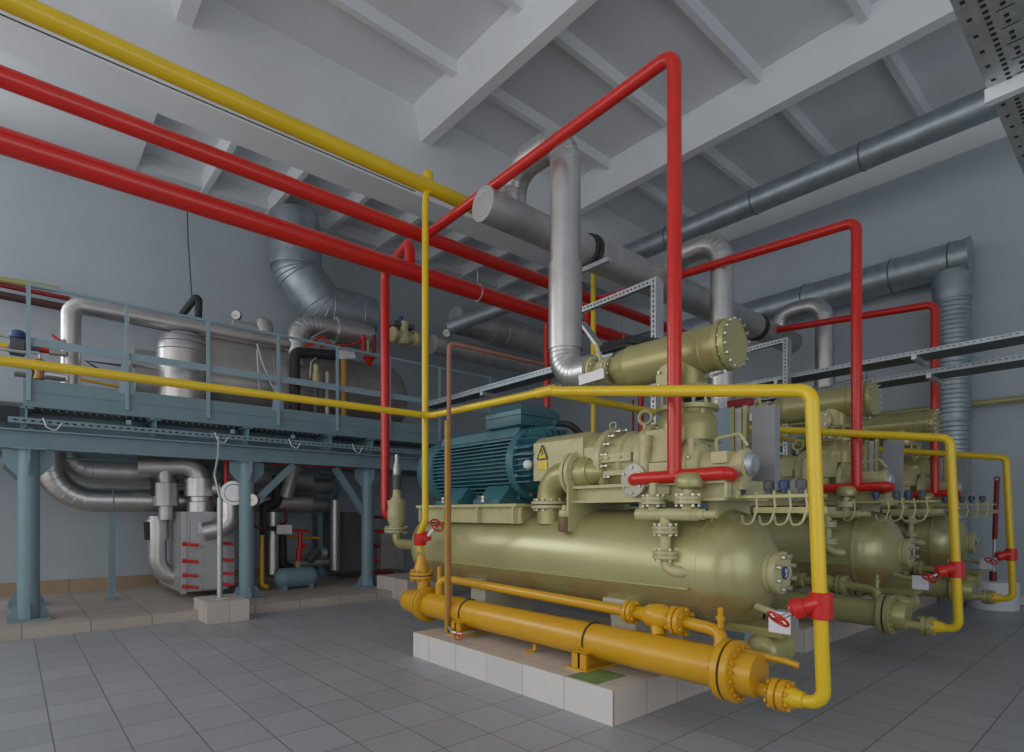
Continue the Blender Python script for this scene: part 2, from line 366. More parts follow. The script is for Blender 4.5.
bolts(fl, (MX, 4.21, MZ), (0, 1, 0), .345, 8, .018, .06)
m = MB().lathe((MX, 3.9, MZ), (0, 1, 0), [(0, .2), (.03, .26), (.26, .28), (.31, .3)], 36); m.build('end_shield', 'teal', t)
m = MB()
for i in range(12):
    a = PI * (.06 + .88 * i / 11); c, s = math.cos(a), math.sin(a)
    m.bar((MX + c * .22, 3.98, MZ + s * .22), (MX + c * .22, 4.36, MZ + s * .22), .012, .26, (c, 0, s)) if False else m.prism([(MX + c * .2, 3.9, MZ + s * .2), (MX + c * .35, 3.93, MZ + s * .35), (MX + c * .37, 4.2, MZ + s * .37), (MX + c * .2, 4.2, MZ + s * .2)], (-s * .012, 0, c * .012))
for i in range(7):
    z = MZ - .2 + i * .055; m.box(MX - .345, MX - .2, 3.98, 4.2, z - .006, z + .006)
m.build('shield_ribs', 'teal', t)
for yy in (4.5, 5.2):
    m = MB().prism([(MX - .42, yy - .16, 1.5), (MX - .2, yy - .16, 1.5), (MX - .15, yy - .16, 1.68), (MX - .27, yy - .16, 1.68)], (0, .36, 0)).prism([(MX + .42, yy - .16, 1.5), (MX + .2, yy - .16, 1.5), (MX + .15, yy - .16, 1.68), (MX + .27, yy - .16, 1.68)], (0, .36, 0))
    m.box(MX - .45, MX + .45, yy - .2, yy + .22, 1.49, 1.535); f = m.build('foot', 'teal', t)
    bolts(f, (MX - .4, yy, 1.54), (0, 0, 1), .1, 2, .02, .06)
# terminal box: sloped two-part casting
def tray(z0, z1, g0, g1):
    x0, x1, y0, y1 = 3.83, 4.38, 4.24, 4.8
    vs = [(x0 - g0, y0 - g0, z0), (x1 + g0, y0 - g0, z0), (x1 + g0, y1 + g0, z0), (x0 - g0, y1 + g0, z0), (x0 - g1, y0 - g1, z1), (x1 + g1, y0 - g1, z1), (x1 + g1, y1 + g1, z1), (x0 - g1, y1 + g1, z1)]
    return MB().add(vs, [(3, 2, 1, 0), (4, 5, 6, 7), (0, 1, 5, 4), (1, 2, 6, 5), (2, 3, 7, 6), (3, 0, 4, 7)])
m = tray(2.235, 2.29, -.12, .0); m.v += []; tb = m.build('terminal_box', 'teal', t)
tray(2.29, 2.385, .0, .0).build('box_rim', 'teal', tb); tray(2.39, 2.44, .005, .0).build('box_lid', 'teal', tb); tray(2.44, 2.52, .0, -.09).build('box_cover', 'teal', tb)
MB().lathe((4.28, 4.24, 2.33), (0, -1, 0), [(0, .045), (.03, .05), (.06, .04), (.1, .03)], 14).build('cable_gland', 'teal', tb)
MB().tube([(4.28, 4.16, 2.33), (4.3, 4.0, 2.3), (4.42, 3.92, 2.16), (4.55, 4.0, 2.1), (4.8, 4.2, 2.15)], .035, .1, 10).build('supply_cable', 'black', tb)
# motor base plate: flanged frame on the vessel
b = thing('motor_base', 'cream bracketed base plate under the {U} motor', 'base', (MX, 4.9, 1.3), 'motor bases')
MB().box(MX - .5, MX + .5, 4.0, 5.75, 1.46, 1.488).build('plate', 'cream', b)
for yy in (4.05, 4.6, 5.2, 5.68): MB().prism([(MX - .49, yy, 1.3), (MX + .49, yy, 1.3), (MX + .49, yy, 1.46), (MX - .49, yy, 1.46)], (0, .025, 0)).build('web', 'cream', b)
MB().box(MX - .44, MX - .42, 4.0, 5.75, 1.3, 1.46).build('side_web', 'cream', b)
# ---- screw compressor
KX, KZ = 4.0, 1.84
t = thing('screw_compressor', 'cream screw compressor between motor and slide valve of the {U} unit', 'compressor', (KX, 3, 1.6), 'screw compressors'); comp = t
# coupling housing: box with warning side plate, then round bell
m = MB().prism([(3.72, 3.32, 1.7), (4.28, 3.32, 1.7), (4.28, 3.32, 2.05), (4.2, 3.32, 2.11), (3.8, 3.32, 2.11), (3.72, 3.32, 2.05)], (0, .62, 0)); ch = m.build('coupling_housing', 'cream', t)
m = MB().prism([(3.714, 3.875, 1.9), (3.714, 3.745, 1.9), (3.714, 3.81, 2.03)], (-.006, 0, 0)); tri = m.build('warning_triangle', 'yellow', ch)
MB().prism([(3.707, 3.847, 1.915), (3.707, 3.773, 1.915), (3.707, 3.81, 1.988)], (-.002, 0, 0)).build('triangle_pictogram', 'yellow', tri)
m = MB()
for a, c in (((3.81, 2.03), (3.875, 1.9)), ((3.875, 1.9), (3.745, 1.9)), ((3.745, 1.9), (3.81, 2.03))): m.bar((3.706, a[0], a[1]), (3.706, c[0], c[1]), .01, .004, (1, 0, 0))
m.bar((3.705, 3.817, 1.99), (3.705, 3.805, 1.95), .012, .004, (1, 0, 0)).bar((3.705, 3.8, 1.96), (3.705, 3.818, 1.925), .012, .004, (1, 0, 0)); m.build('triangle_border', 'black', tri)
MB().prism([(3.714, 3.87, 1.8), (3.714, 3.75, 1.8), (3.714, 3.75, 1.88), (3.714, 3.87, 1.88)], (-.005, 0, 0)).build('warning_plate', 'yellow', ch)
MB().ball((3.69, 3.99, 1.86), .045).build('breather', 'white', t)
m = MB().lathe((KX, 3.12, KZ), (0, 1, 0), [(0, .26), (.01, .3), (.07, .3), (.08, .27), (.16, .25), (.2, .28), (.24, .28)], 40); r1 = m.build('front_flange', 'cream', t)
bolts(r1, (KX, 3.09, KZ), (0, 1, 0), .275, 18, .016, .07)
m = MB().lathe((KX, 2.76, KZ), (0, 1, 0), [(0, .235), (.18, .235), (.2, .255), (.23, .255), (.25, .235), (.37, .235)], 40); m.build('rotor_casing', 'cream', t)
m = MB()
m.box(KX - .275, KX - .15, 2.82, 3.18, KZ - .02, KZ + .05).box(KX - .26, KX - .15, 2.82, 3.18, KZ - .13, KZ - .09).box(KX - .27, KX - .2, 3.2, 3.6, KZ + .0, KZ + .12).box(KX - .24, KX + .1, 2.85, 3.1, KZ - .26, KZ - .2)
for yy, zz in ((2.92, .015), (3.05, .015), (3.12, .015)): m.cyl((KX - .29, yy, KZ + zz), (KX - .26, yy, KZ + zz), .012, n=8)
m.lathe((KX - .27, 3.42, KZ + .06), (-1, 0, 0), [(0, .05), (.015, .05), (.02, .03), (.03, .03)], 16); m.build('casing_bosses', 'cream', t)
m = MB().lathe((KX, 2.68, KZ), (0, 1, 0), [(0, .26), (.02, .29), (.1, .29), (.12, .27)], 40); r2 = m.build('middle_flange', 'cream', t)
bolts(r2, (KX, 2.67, KZ), (0, 1, 0), .265, 14, .014, .06)
# discharge block
m = MB().lathe((KX, 2.3, KZ - .02), (0, 1, 0), [(0, .17), (.02, .2), (.07, .2), (.12, .23), (.4, .25)], 36).prism([(KX - .3, 2.35, KZ - .05), (KX - .3, 2.68, KZ - .05), (KX - .26, 2.68, KZ + .2), (KX - .26, 2.35, KZ + .2)], (.35, 0, 0))
m.box(KX - .34, KX - .2, 2.42, 2.6, KZ - .3, KZ - .06).cyl((KX - .3, 2.66, KZ - .25), (KX - .3, 2.66, KZ + .16), .05).cyl((KX - .28, 2.28, KZ - .25), (KX - .28, 2.28, KZ + .1), .03)
db = m.build('discharge_block', 'cream', t)
bolts(db, (KX, 2.29, KZ - .02), (0, 1, 0), .18, 12, .013, .05)
MB().lathe((KX - .05, 2.45, KZ + .21), (0, 0, 1), [(-.1, .22), (.0, .22), (.06, .22), (.1, .19), (.13, .19), (.135, .235), (.165, .235), (.17, .2)], 32).build('discharge_neck', 'khaki', t)
m = MB()
for a in (3.4, 4.2, 5.2): m.prism([(KX - .05 + .2 * math.cos(a), 2.45 + .2 * math.sin(a), KZ + .34), (KX - .05 + .15 * math.cos(a), 2.45 + .15 * math.sin(a), KZ + .34), (KX - .05 + .17 * math.cos(a), 2.45 + .17 * math.sin(a), KZ + .12)], (-.03 * math.sin(a), .03 * math.cos(a), 0))
m.build('neck_gusset', 'cream', t)
for p, R in (((KX - .02, 2.86, KZ + .355), .055), ((KX - .02, 3.2, KZ + .325), .03)): MB().torus(p, (1, .3, 0), R, R * .27, 20, 8).cyl(V(p) - V((0, 0, R * 1.0)), V(p) - V((0, 0, R * 2.0)), R * .45, n=10).build('lifting_eye', 'cream', t)
# slide valve cylinder
m = MB().lathe((KX - .15, 2.34, KZ - .1), (0, -1, 0), [(0, .2), (.02, .22), (.06, .22), (.065, .19), (.12, .15), (.125, .11), (.2, .1), (.38, .1), (.385, .11), (.43, .11), (.44, .09)], 28); sv = m.build('slide_valve_cylinder', 'cream', t)
bolts(sv, (KX - .15, 2.28, KZ - .1), (0, 1, 0), .195, 10, .013, .05)
MB().lathe((KX - .15, 1.905, KZ - .1), (0, -1, 0), [(0, .088), (.02, .088), (.03, .07), (.045, .06)], 24).build('end_cap', 'zinc', sv)
MB().box(KX - .28, KX - .2, 2.0, 2.12, KZ - .09, KZ - .01).build('solenoid_block', 'cream', sv); MB().box(KX - .26, KX - .16, 1.9, 2.02, KZ - .28, KZ - .19).cyl((KX - .22, 1.96, KZ - .28), (KX - .22, 1.96, KZ - .34), .03, n=10).build('drain_block', 'cream', sv)
m = MB().tube([(KX - .12, 2.16, KZ - .02), (KX - .14, 2.16, KZ + .1), (KX - .14, 1.98, KZ + .12), (KX - .14, 1.92, KZ + .03)], .012, .03, 8)
m.build('equalising_tube', 'cream', sv)
# suction elbow down into the vessel
m = MB().tube([(3.78, 3.24, 1.75), (3.78, 3.76, 1.73), (3.78, 3.76, 1.3)], .135, .2, 24, 9); se = m.build('suction_elbow', 'khaki', t)
flange(se, (3.78, 3.43, 1.745), (0, 1, 0), .2, .1, 'cream', 12, br=.013)
flange(se, (3.78, 3.76, 1.475), (0, 0, 1), .19, .07, 'cream', 12, br=.013)
MB().lathe((3.78, 3.4, 1.75), (0, -1, 0), [(0, .15), (.1, .15), (.28, .06), (.3, .0)], 24).build('elbow_tail', 'khaki', se)
t = thing('oil_trap', 'small rusty oil trap cup under the suction elbow of the {U} unit', 'cup', (3.6, 3.42, 1.24), 'oil traps')
MB().lathe((3.6, 3.42, 1.24), (0, 0, 1), [(0, .05), (.01, .06), (.12, .06), (.13, .05)], 18).build('cup', 'rust', t); MB().lathe((3.6, 3.42, 1.37), (0, 0, 1), [(0, .05), (.02, .055), (.05, .05), (.06, .03), (.1, .02)], 16).build('lid', 'cream', t)
# ---- compressor frame (I-beam rails)
t = thing('compressor_frame', 'cream steel frame carrying the {U} compressor on its vessel', 'frame', (KX, 2.6, 1.3), 'compressor frames')
for s in (-1, 1):
    xx = KX + s * .3
    MB().box(xx - .07, xx + .07, 1.95, 3.36, 1.605, 1.63).box(xx - .01, xx + .01, 1.95, 3.36, 1.5, 1.605).box(xx - .07, xx + .07, 1.95, 3.36, 1.485, 1.505).build('rail', 'cream', t)
MB().prism([(KX - .42, 3.36, 1.63), (KX + .42, 3.36, 1.63), (KX + .42, 3.36, 1.24), (KX + .28, 3.36, 1.24), (KX - .28, 3.36, 1.24), (KX - .42, 3.36, 1.24)], (0, .02, 0)).build('end_plate', 'cream', t)
MB().prism([(KX - .37, 1.95, 1.485), (KX + .37, 1.95, 1.485), (KX + .37, 1.95, 1.63), (KX - .37, 1.95, 1.63)], (0, .02, 0)).build('end_plate', 'cream', t)
for yy in (2.1, 2.7): MB().box(KX - .26, KX + .26, yy, yy + .05, 1.385, 1.49).build('cross_member', 'cream', t)
# ---- oil separator with neck
SX, SZ = 3.95, 2.63
t = thing('separator_drum', 'khaki separator drum mounted above the {U} compressor', 'drum', (SX, 2.7, SZ - .18), 'separator drums')
MB().lathe((SX, 2.12, SZ), (0, 1, 0), [(0, .17), (.14, .17), (.145, .176), (.16, .176), (.165, .17), (.82, .17), (.83, .176), (.84, .17), (.92, .16), (.98, .135), (1.03, .09), (1.05, .04), (1.055, .002)], 40).build('shell', 'khaki', t)
ef = MB().lathe((SX, 2.06, SZ), (0, 1, 0), [(0, .16), (.0, .185), (.035, .19), (.036, .175), (.05, .175), (.051, .19), (.09, .19)], 40).build('end_flange', 'khaki', t)
bolts(ef, (SX, 2.07, SZ), (0, 1, 0), .172, 16, .012, .075)
MB().lathe((SX, 2.45, 2.34), (0, 0, 1), [(0, .15), (.2, .15), (.3, .15)], 28).build('neck', 'khaki', t)
nf = MB().lathe((SX, 2.45, 2.33), (0, 0, 1), [(0, .21), (.03, .22), (.035, .17)], 32).build('neck_flange', 'khaki', t)
for i in range(12):
    a = 2 * PI * (i + .5) / 12; MB().cyl((SX + .19 * math.cos(a), 2.45 + .19 * math.sin(a), 2.2), (SX + .19 * math.cos(a), 2.45 + .19 * math.sin(a), 2.37), .012, n=8).build('stud', 'cream', nf)
bf = MB().cyl((SX - .12, 2.47, 2.42), (SX - .2, 2.49, 2.42), .07).lathe((SX - .2, 2.49, 2.42), (-1, .25, 0), [(0, .1), (.03, .1)], 28).build('blind_flange', 'cream', t)
bolts(bf, (SX - .23, 2.497, 2.42), (-1, .25, 0), .07, 4, .012, .04)
MB().tube([(SX - .05, 2.24, 2.41), (SX - .16, 2.05, 2.4)], .012, 0, 8).cyl((SX - .05, 2.25, 2.41), (SX - .09, 2.19, 2.408), .022, n=10).build('drain_cock', 'zinc', t)
# outlet stop valve between the drum and the clad discharge duct
t = thing('stop_valve', 'cream flanged stop valve behind the {U} separator drum', 'valve', (3.9, 3.5, 2.6), 'stop valves')
MB().cyl((SX, 3.13, SZ), (3.9, 3.4, SZ + .03), .06).lathe((3.92, 3.26, SZ + .02), (-.1, 1, .1), [(-.08, .07), (0, .1), (.08, .07)], 20).build('body', 'cream', t)
flange(t, (3.9, 3.36, SZ + .03), (-.1, 1, .1), .13, .06, 'cream', 8, br=.012); flange(t, (3.94, 3.2, SZ + .01), (-.1, 1, .1), .12, .05, 'cream', 8, br=.011)
MB().cyl((3.92, 3.28, SZ + .08), (3.88, 3.31, SZ + .25), .022).build('spindle', 'cream', t)
MB().bar((3.72, 3.36, SZ - .08), (3.74, 3.1, SZ - .06), .02, .085).build('tag_plate', 'strip', t)
# ---- gas manifold below the red header: two flanged legs, drop pipe, elbow
t = thing('return_manifold', 'cream flanged return manifold in front of the {U} oil vessel', 'pipe', (3.55, 2.4, 1.0), 'return manifolds')
mn = MB().tube([(3.55, 2.62, 1.39), (3.55, 2.12, 1.39)], .045, 0, 16).tube([(3.55, 2.12, 1.39), (3.55, 1.98, 1.39)], .028, 0, 12).lathe((3.55, 2.13, 1.39), (0, -1, 0), [(0, .045), (.03, .036), (.04, .038), (.06, .038)], 14).build('header', 'cream', t)
for yy in (2.48, 2.2):
    MB().tube([(3.55, yy, 1.39), (3.55, yy, 1.62)], .03, 0, 14).lathe((3.55, yy, 1.42), (0, 0, 1), [(0, .045), (.05, .03)], 14).build('leg', 'cream', t)
    flange(t, (3.55, yy, 1.49), (0, 0, 1), .09, .055, 'cream', 6, br=.011)
MB().tube([(3.55, 2.38, 1.39), (3.55, 2.38, 1.0), (3.55, 2.24, .98), (3.72, 2.2, .98)], .04, .09, 14).build('drop_pipe', 'cream', t)
flange(t, (3.55, 2.38, 1.28), (0, 0, 1), .09, .055, 'cream', 6, br=.011); flange(t, (3.55, 2.38, 1.1), (0, 0, 1), .09, .06, 'cream', 6, br=.011)
# round flange facing the camera beside the red header
t = thing('side_flange', 'round white bolted flange on the side of the {U} compressor', 'flange', (3.66, 2.72, 1.53), 'side flanges')
sfb = MB().lathe((3.67, 2.73, 1.655), (-1, .15, 0), [(-.14, .07), (0, .07), (0, .125), (.03, .13), (.035, .12)], 32).build('disc', 'saddle', t)
bolts(sfb, (3.64, 2.735, 1.655), (-1, .15, 0), .1, 6, .013, .04)
# red valves' khaki bodies under the header
t = thing('non_return_valve', 'khaki non-return valve below the red header of the {U} unit', 'valve', (3.57, 2.2, 1.5), 'non-return valves')
MB().lathe((3.57, 2.2, 1.53), (0, 0, 1), [(0, .035), (.03, .04), (.05, .09), (.09, .1), (.13, .085), (.15, .06)], 20).build('body', 'khaki', t)
# ---- control cabinet in front of the unit, on twin posts
t = thing('control_cabinet', 'thin grey control cabinet on posts beside the {U} compressor', 'cabinet', (4.3, 1.95, 1.5), 'control cabinets')
q0, q1 = V((4.2, 2.03, 0)), V((4.45, 2.02, 0))
MB().box(4.17, 4.25, 1.87, 2.03, 1.57, 2.18).build('case', 'grey', t)
MB().box(4.155, 4.17, 1.865, 2.035, 1.565, 2.185).build('door', 'grey', t)
MB().box(4.2, 4.25, 2.1, 2.13, 1.45, 2.25).build('post', 'cream', t)
MB().box(4.2, 4.25, 2.2, 2.23, 1.45, 2.25).build('post', 'cream', t)
MB().box(4.19, 4.26, 2.07, 2.25, 2.22, 2.27).build('top_bracket', 'darkred', t)
MB().box(4.2, 4.26, 2.14, 2.19, 1.6, 2.2).build('trunking', 'strip', t)
t = thing('instrument_rack', 'khaki instrument rail with looped capillary tubes on the {U} unit', 'rail', (3.75, 1.6, 1.4), 'instrument rails')
MB().box(3.76, 3.9, 1.42, 2.2, 1.5, 1.52).build('rail', 'khaki', t)
MB().box(3.9, 4.04, 1.42, 1.9, 1.4, 1.44).build('lower_channel', 'khaki', t)
for i, yy in enumerate((2.12, 1.82, 1.7, 1.6, 1.5)):
    MB().tube([(3.77, yy, 1.54), (3.75, yy - .02, 1.43), (3.74, yy + .01, 1.33), (3.76, yy + .08, 1.32), (3.8, yy + .11, 1.38)], .008, .05, 8).build('capillary', 'cream', t)
for i, yy in enumerate((1.94, 1.76, 1.66, 1.55)):
    MB().lathe((3.83, yy, 1.53), (0, 0, 1), [(0, .02), (.03, .02), (.03, .035), (.08, .035), (.09, .02)], 12).build('sensor', 'dark' if i % 2 else 'bluelabel', t)
# ---- oil cooler (shell and tube) along the plinth
CXX, CZ, CR = 3.35, .43, .13
t = thing('oil_cooler', '{C} shell-and-tube oil cooler lying beside the {U} oil vessel', 'cooler', (CXX, 3.5, .24), 'oil coolers'); cooler = t
MB().tube([(CXX, 5.2, CZ), (CXX, 1.8, CZ)], CR, 0, 36).build('shell', 'ochre', t)
MB().lathe((CXX, 5.2, CZ), (0, 1, 0), [(0, CR + .005), (.27, CR + .005), (.36, CR * .93), (.42, CR * .7), (.46, CR * .35), (.47, .002)], 36).build('far_head', 'ochre', t)
flange(t, (CXX, 5.19, CZ), (0, 1, 0), .185, .09, 'ochre', 18, br=.011, bm='ochre')
flange(t, (CXX, 1.765, CZ), (0, 1, 0), .19, .11, 'ochre', 18, br=.012, bm='ochre')
MB().lathe((CXX, 1.74, CZ), (0, -1, 0), [(0, CR), (.14, CR), (.145, CR * .97), (.147, .01)], 36).build('near_head', 'ochre', t)
MB().torus((CXX, 4.66, CZ), (0, 1, 0), CR, .008, 36, 6).torus((CXX, 4.6, CZ), (0, 1, 0), CR, .005, 36, 6).build('weld_ring', 'ochre', t)
MB().tube([(CXX, 1.62, CZ - .075), (CXX, 1.5, CZ - .075)], .042, 0, 16).build('near_nozzle', 'ochre', t)
MB().lathe((CXX, 5.27, CZ + .1), (0, 0, 1), [(0, .07), (.16, .07)], 20).build('far_nozzle', 'ochre', t)
for yy in (4.45, 2.88):
    s = MB().box(CXX - .17, CXX + .17, yy - .01, yy + .01, .245, .36).box(CXX - .17, CXX + .17, yy - .07, yy + .07, .355, .37).box(CXX - .2, CXX + .2, yy - .1, yy + .1, .235, .25).box(CXX - .17, CXX - .15, yy - .07, yy + .07, .25, .36).build('saddle', 'ochre', t)
    MB().tube([(CXX + (CR + .006) * math.cos(a), yy, CZ + (CR + .006) * math.sin(a)) for a in [PI * (-.08 + 1.16 * i / 16) for i in range(17)]], .006, 0, 8).build('strap', 'black', s)
MB().tube([(CXX - .03, 3.5, CZ - CR), (CXX - .03, 3.5, CZ - CR - .06), (CXX - .12, 3.53, CZ - CR - .06)], .018, .03, 10).build('drain_plug', 'ochre', t)
MB().tube([(CXX + .04, 1.72, CZ + .12), (CXX + .12, 1.5, CZ + .09), (CXX + .13, 1.42, CZ + .075)], .02, .05, 10).build('vent_stub', 'ochre', t)
# oil line above the cooler with strainer
t = thing('oil_line', '{C} oil line with flanged strainer running above the {U} oil cooler', 'pipe', (3.45, 3.5, .55), 'oil lines')
MB().tube([(3.37, 5.0, CZ + .1), (3.37, 5.0, .70), (3.45, 4.9, .71), (3.45, 2.62, .67)], .042, .07, 16).build('line', 'ochre', t)
MB().cyl((3.37, 5.0, .7), (3.37, 5.0, .84), .024, n=10).build('vent', 'ochre', t)
flange(t, (3.45, 2.6, .67), (0, 1, 0), .085, .07, 'ochre', 6, br=.014, bm='ochre'); flange(t, (3.45, 2.2, .66), (0, 1, 0), .1, .08, 'ochre', 6, br=.015, bm='ochre')
MB().lathe((3.45, 2.57, .67), (0, -1, 0), [(0, .05), (.08, .05), (.14, .085), (.24, .09), (.3, .07), (.34, .06)], 22).cyl((3.45, 2.38, .64), (3.4, 2.33, .54), .05).build('strainer', 'ochre', t)
MB().tube([(3.45, 2.17, .66), (3.43, 1.98, .65), (3.4, 1.86, .64), (CXX + .02, 1.86, CZ + .1)], .042, .08, 16).build('elbow', 'ochre', t)
MB().lathe((3.4, 1.87, .67), (0, 0, 1), [(0, .02), (.05, .02), (.05, .03), (.07, .03), (.08, .018), (.12, .02), (.13, .01)], 12).build('bleed_cock', 'ochre', t)
# ---- water riser near the aisle, with angled red valve
t = thing('cooling_water_riser', 'yellow water riser with {R} at the aisle end of the {U} unit', 'pipe', (CXX, 1.28, .3), 'yellow water risers'); riser = t
MB().lathe((CXX, 1.44, CZ - .08), (0, -1, 0), [(0, .07), (.1, .045)], 20).tube([(CXX, 1.36, CZ - .08), (CXX, 1.235, CZ - .085), (CXX, 1.30, 2.08), (CXX, 3.38, 2.41)], .038, .08, 18).build('pipe', 'yellow', t)
flange(t, (CXX, 1.47, CZ - .08), (0, 1, 0), .09, .085, 'ochre', 8, br=.014, bm='ochre')
t = thing('angle_seat_valve', 'red angle seat valve with red handwheel on the {U} yellow riser', 'valve', (CXX, 1.27, .8), 'red angle valves')
MB().lathe((CXX, 1.252, .82), (0, 0, 1), [(0, .055), (.005, .06), (.14, .06), (.145, .055)], 18).build('body', 'red', t)
MB().lathe((CXX, 1.252, .91), (-.4, .75, -.3), [(0, .06), (.09, .045), (.095, .06), (.15, .058), (.155, .04), (.17, .03)], 16).build('bonnet', 'red', t)
MB().cyl((CXX - .06, 1.35, .86), (CXX - .13, 1.42, .815), .014).build('spindle', 'zinc', t)
handwheel(t, (CXX - .135, 1.425, .81), (-.6, .3, -.75), .06)
t = thing('tag_box', 'grey junction box with white lid under the dome of the {U} oil vessel', 'box', (3.6, 1.6, .62), 'junction boxes')
MB().box(3.5, 3.62, 1.48, 1.6, .68, .8).build('case', 'grey', t); MB().box(3.49, 3.5, 1.475, 1.605, .675, .805).build('lid', 'white', t)
MB().tube([(3.62, 1.56, .74), (3.7, 1.6, .74), (3.85, 1.85, .76)], .025, .05, 10).build('conduit', 'cream', t)
t = thing('bottom_drum', 'small khaki drum with flat end below the {U} oil vessel', 'drum', (3.86, 2.0, .3), 'bottom drums')
MB().lathe((3.76, 1.8, .47), (1, 0, 0), [(0, .07), (.02, .1), (.06, .115), (.26, .115), (.262, .125), (.3, .125)], 28).build('shell', 'khaki', t)
MB().box(3.8, 4.05, 1.66, 2.3, .575, .63).build('support_beam', 'khaki', t)
# ---- red discharge header with riser
def red_riser(x, y, ztop, zmain, label, hd=.39):
    t = thing('red_gas_riser', label, 'pipe', (x, y, 1.6), 'red gas risers')
    MB().tube([(x, 5.63, zmain), (x, y, ztop), (x, y, 1.68)], .052, .1, 18, 8).build('riser', 'red', t)
    MB().tube([(x + .07, y + .4, 1.65), (x, y + .37, 1.66), (x, y - hd, 1.67), (x + .06, y - hd - .02, 1.66), (x + .15, y - hd + .07, 1.64)], .048, .07, 18).build('header', 'red', t)
# ---- far yellow downcomer with red valve into the cooler's far end
t = thing('yellow_downcomer', 'tall yellow downcomer from the ceiling pipe to the far end of the {U} oil cooler', 'pipe', (CXX, 5.3, .7), 'yellow downcomers')
MB().tube([(CXX + .1, 5.27, 4.93), (CXX + .03, 5.27, 4.84), (CXX + .02, 5.27, 4.7), (CXX + .02, 5.27, 1.32), (CXX, 5.34, 1.18), (CXX, 5.34, .98)], .036, .06, 18).build('pipe', 'yellow', t)
MB().lathe((CXX, 5.32, .95), (0, 0, -1), [(0, .045), (.06, .05), (.18, .09), (.2, .09)], 22).build('reducer', 'ochre', t)
flange(t, (CXX, 5.31, .73), (0, 0, 1), .13, .075, 'ochre', 10, br=.014, bm='ochre')
t = thing('globe_valve', 'red globe valve with handwheel at the foot of the {U} yellow downcomer', 'valve', (CXX, 5.33, 1.05), 'red globe valves')
MB().lathe((CXX, 5.34, 1.05), (0, 0, 1), [(0, .06), (.01, .065), (.12, .065), (.13, .055)], 18).build('body', 'red', t)
MB().lathe((CXX, 5.33, 1.1), (.1, -.7, .35), [(0, .05), (.1, .05), (.12, .06), (.14, .03)], 14).build('bonnet', 'red', t)
MB().cyl((CXX + .02, 5.22, 1.15), (CXX + .03, 5.08, 1.25), .02).build('spindle', 'white', t); handwheel(t, (CXX + .03, 5.06, 1.27), (.1, -.7, .5), .075)
# ---- red riser from the big red pipe down to the far check valve
t = thing('red_suction_drop', 'red drop pipe from the thick red main to the far end of the {U} unit', 'pipe', (4.0, 7.2, 1.4), 'red drop pipes')
MB().tube([(3.62, 6.0, 4.34), (3.62, 6.0, 4.66), (4.0, 7.3, 4.84), (4.0, 7.3, 1.36), (4.0, 7.0, 1.34)], .063, .14, 18, 8).build('pipe', 'red', t)
# ---- clad discharge duct loop over the header
t = thing('clad_discharge_duct', 'silver clad duct rising from the {U} separator and bending over into the header', 'duct', (3.9, 3.75, 2.7), 'clad discharge ducts'); dct = t
MB().tube([(3.9, 3.7, 2.98), (3.9, 3.7, 4.72)], .142, 0, 30).build('riser', 'silver', t)
MB().tube([(3.9, 3.7, 2.92), (3.9, 3.7, 3.72)], .157, 0, 30).lathe((3.9, 3.7, 2.92), (0, 0, 1), [(0, .161), (.012, .161)], 30).build('lower_sleeve', 'silver', t)
def lobster(pts, r, bend, name, mat, par, n=24, seg=7, rr=1.03):
    """segmented sheet-metal elbow with raised seams"""
    path = fillet(pts, bend, seg); m = MB(); m.rings(sweep(path, r, n))
    for i in range(1, len(path) - 1):
        d = (path[i + 1] - path[i - 1]).normalized(); m.torus(path[i], d, r, r * .022, n, 5)
    return m.build(name, mat, par)
lobster([(3.9, 3.7, 2.96), (3.9, 3.7, 2.66), (3.9, 3.36, 2.66)], .15, .22, 'bottom_elbow', 'silver', t)
lobster([(3.9, 3.7, 4.62), (3.9, 3.7, 4.92), (3.9, 4.45, 4.92), (3.9, 4.45, 4.55)], .142, .27, 'top_bend', 'silver', t)
# ---- slotted steel support portal behind the separator
t = thing('slotted_portal', 'slotted steel strut portal behind the {U} separator drum', 'frame', (4.9, 3.4, 1.2), 'slotted portals')
def strut(p0, p1, w, hh, name, par, up=(0, 0, 1), hole=.05):
    p0 = V(p0); p1 = V(p1); m = MB().bar(p0, p1, w, hh, up); m.cur = 1
    d = (p1 - p0).normalized(); a = d.cross(V(up)).normalized(); L = (p1 - p0).length; n = int(L / hole)
    b = a.cross(d).normalized()
    for i in range(n):
        c = p0 + d * (i + .5) * hole
        for s in (-1, 1):
            q = c + a * s * (w / 2 + .0006); m.bar(q - d * hole * .25, q + d * hole * .25, .0015, hh * .26, b)
            if w > hh: continue
            q = c + b * s * (hh / 2 + .0006); m.bar(q - d * hole * .25, q + d * hole * .25, w * .26, .0015, b)
    return m.build(name, ['zinc', 'hole'], par)
strut((4.9, 3.38, 3.74), (4.9, 3.38, .235), .13, .06, 'post', t, (0, 1, 0))
strut((4.9, 4.5, 3.70), (4.9, 3.36, 3.74), .06, .06, 'arm', t)
UNIT = REC; REC = None
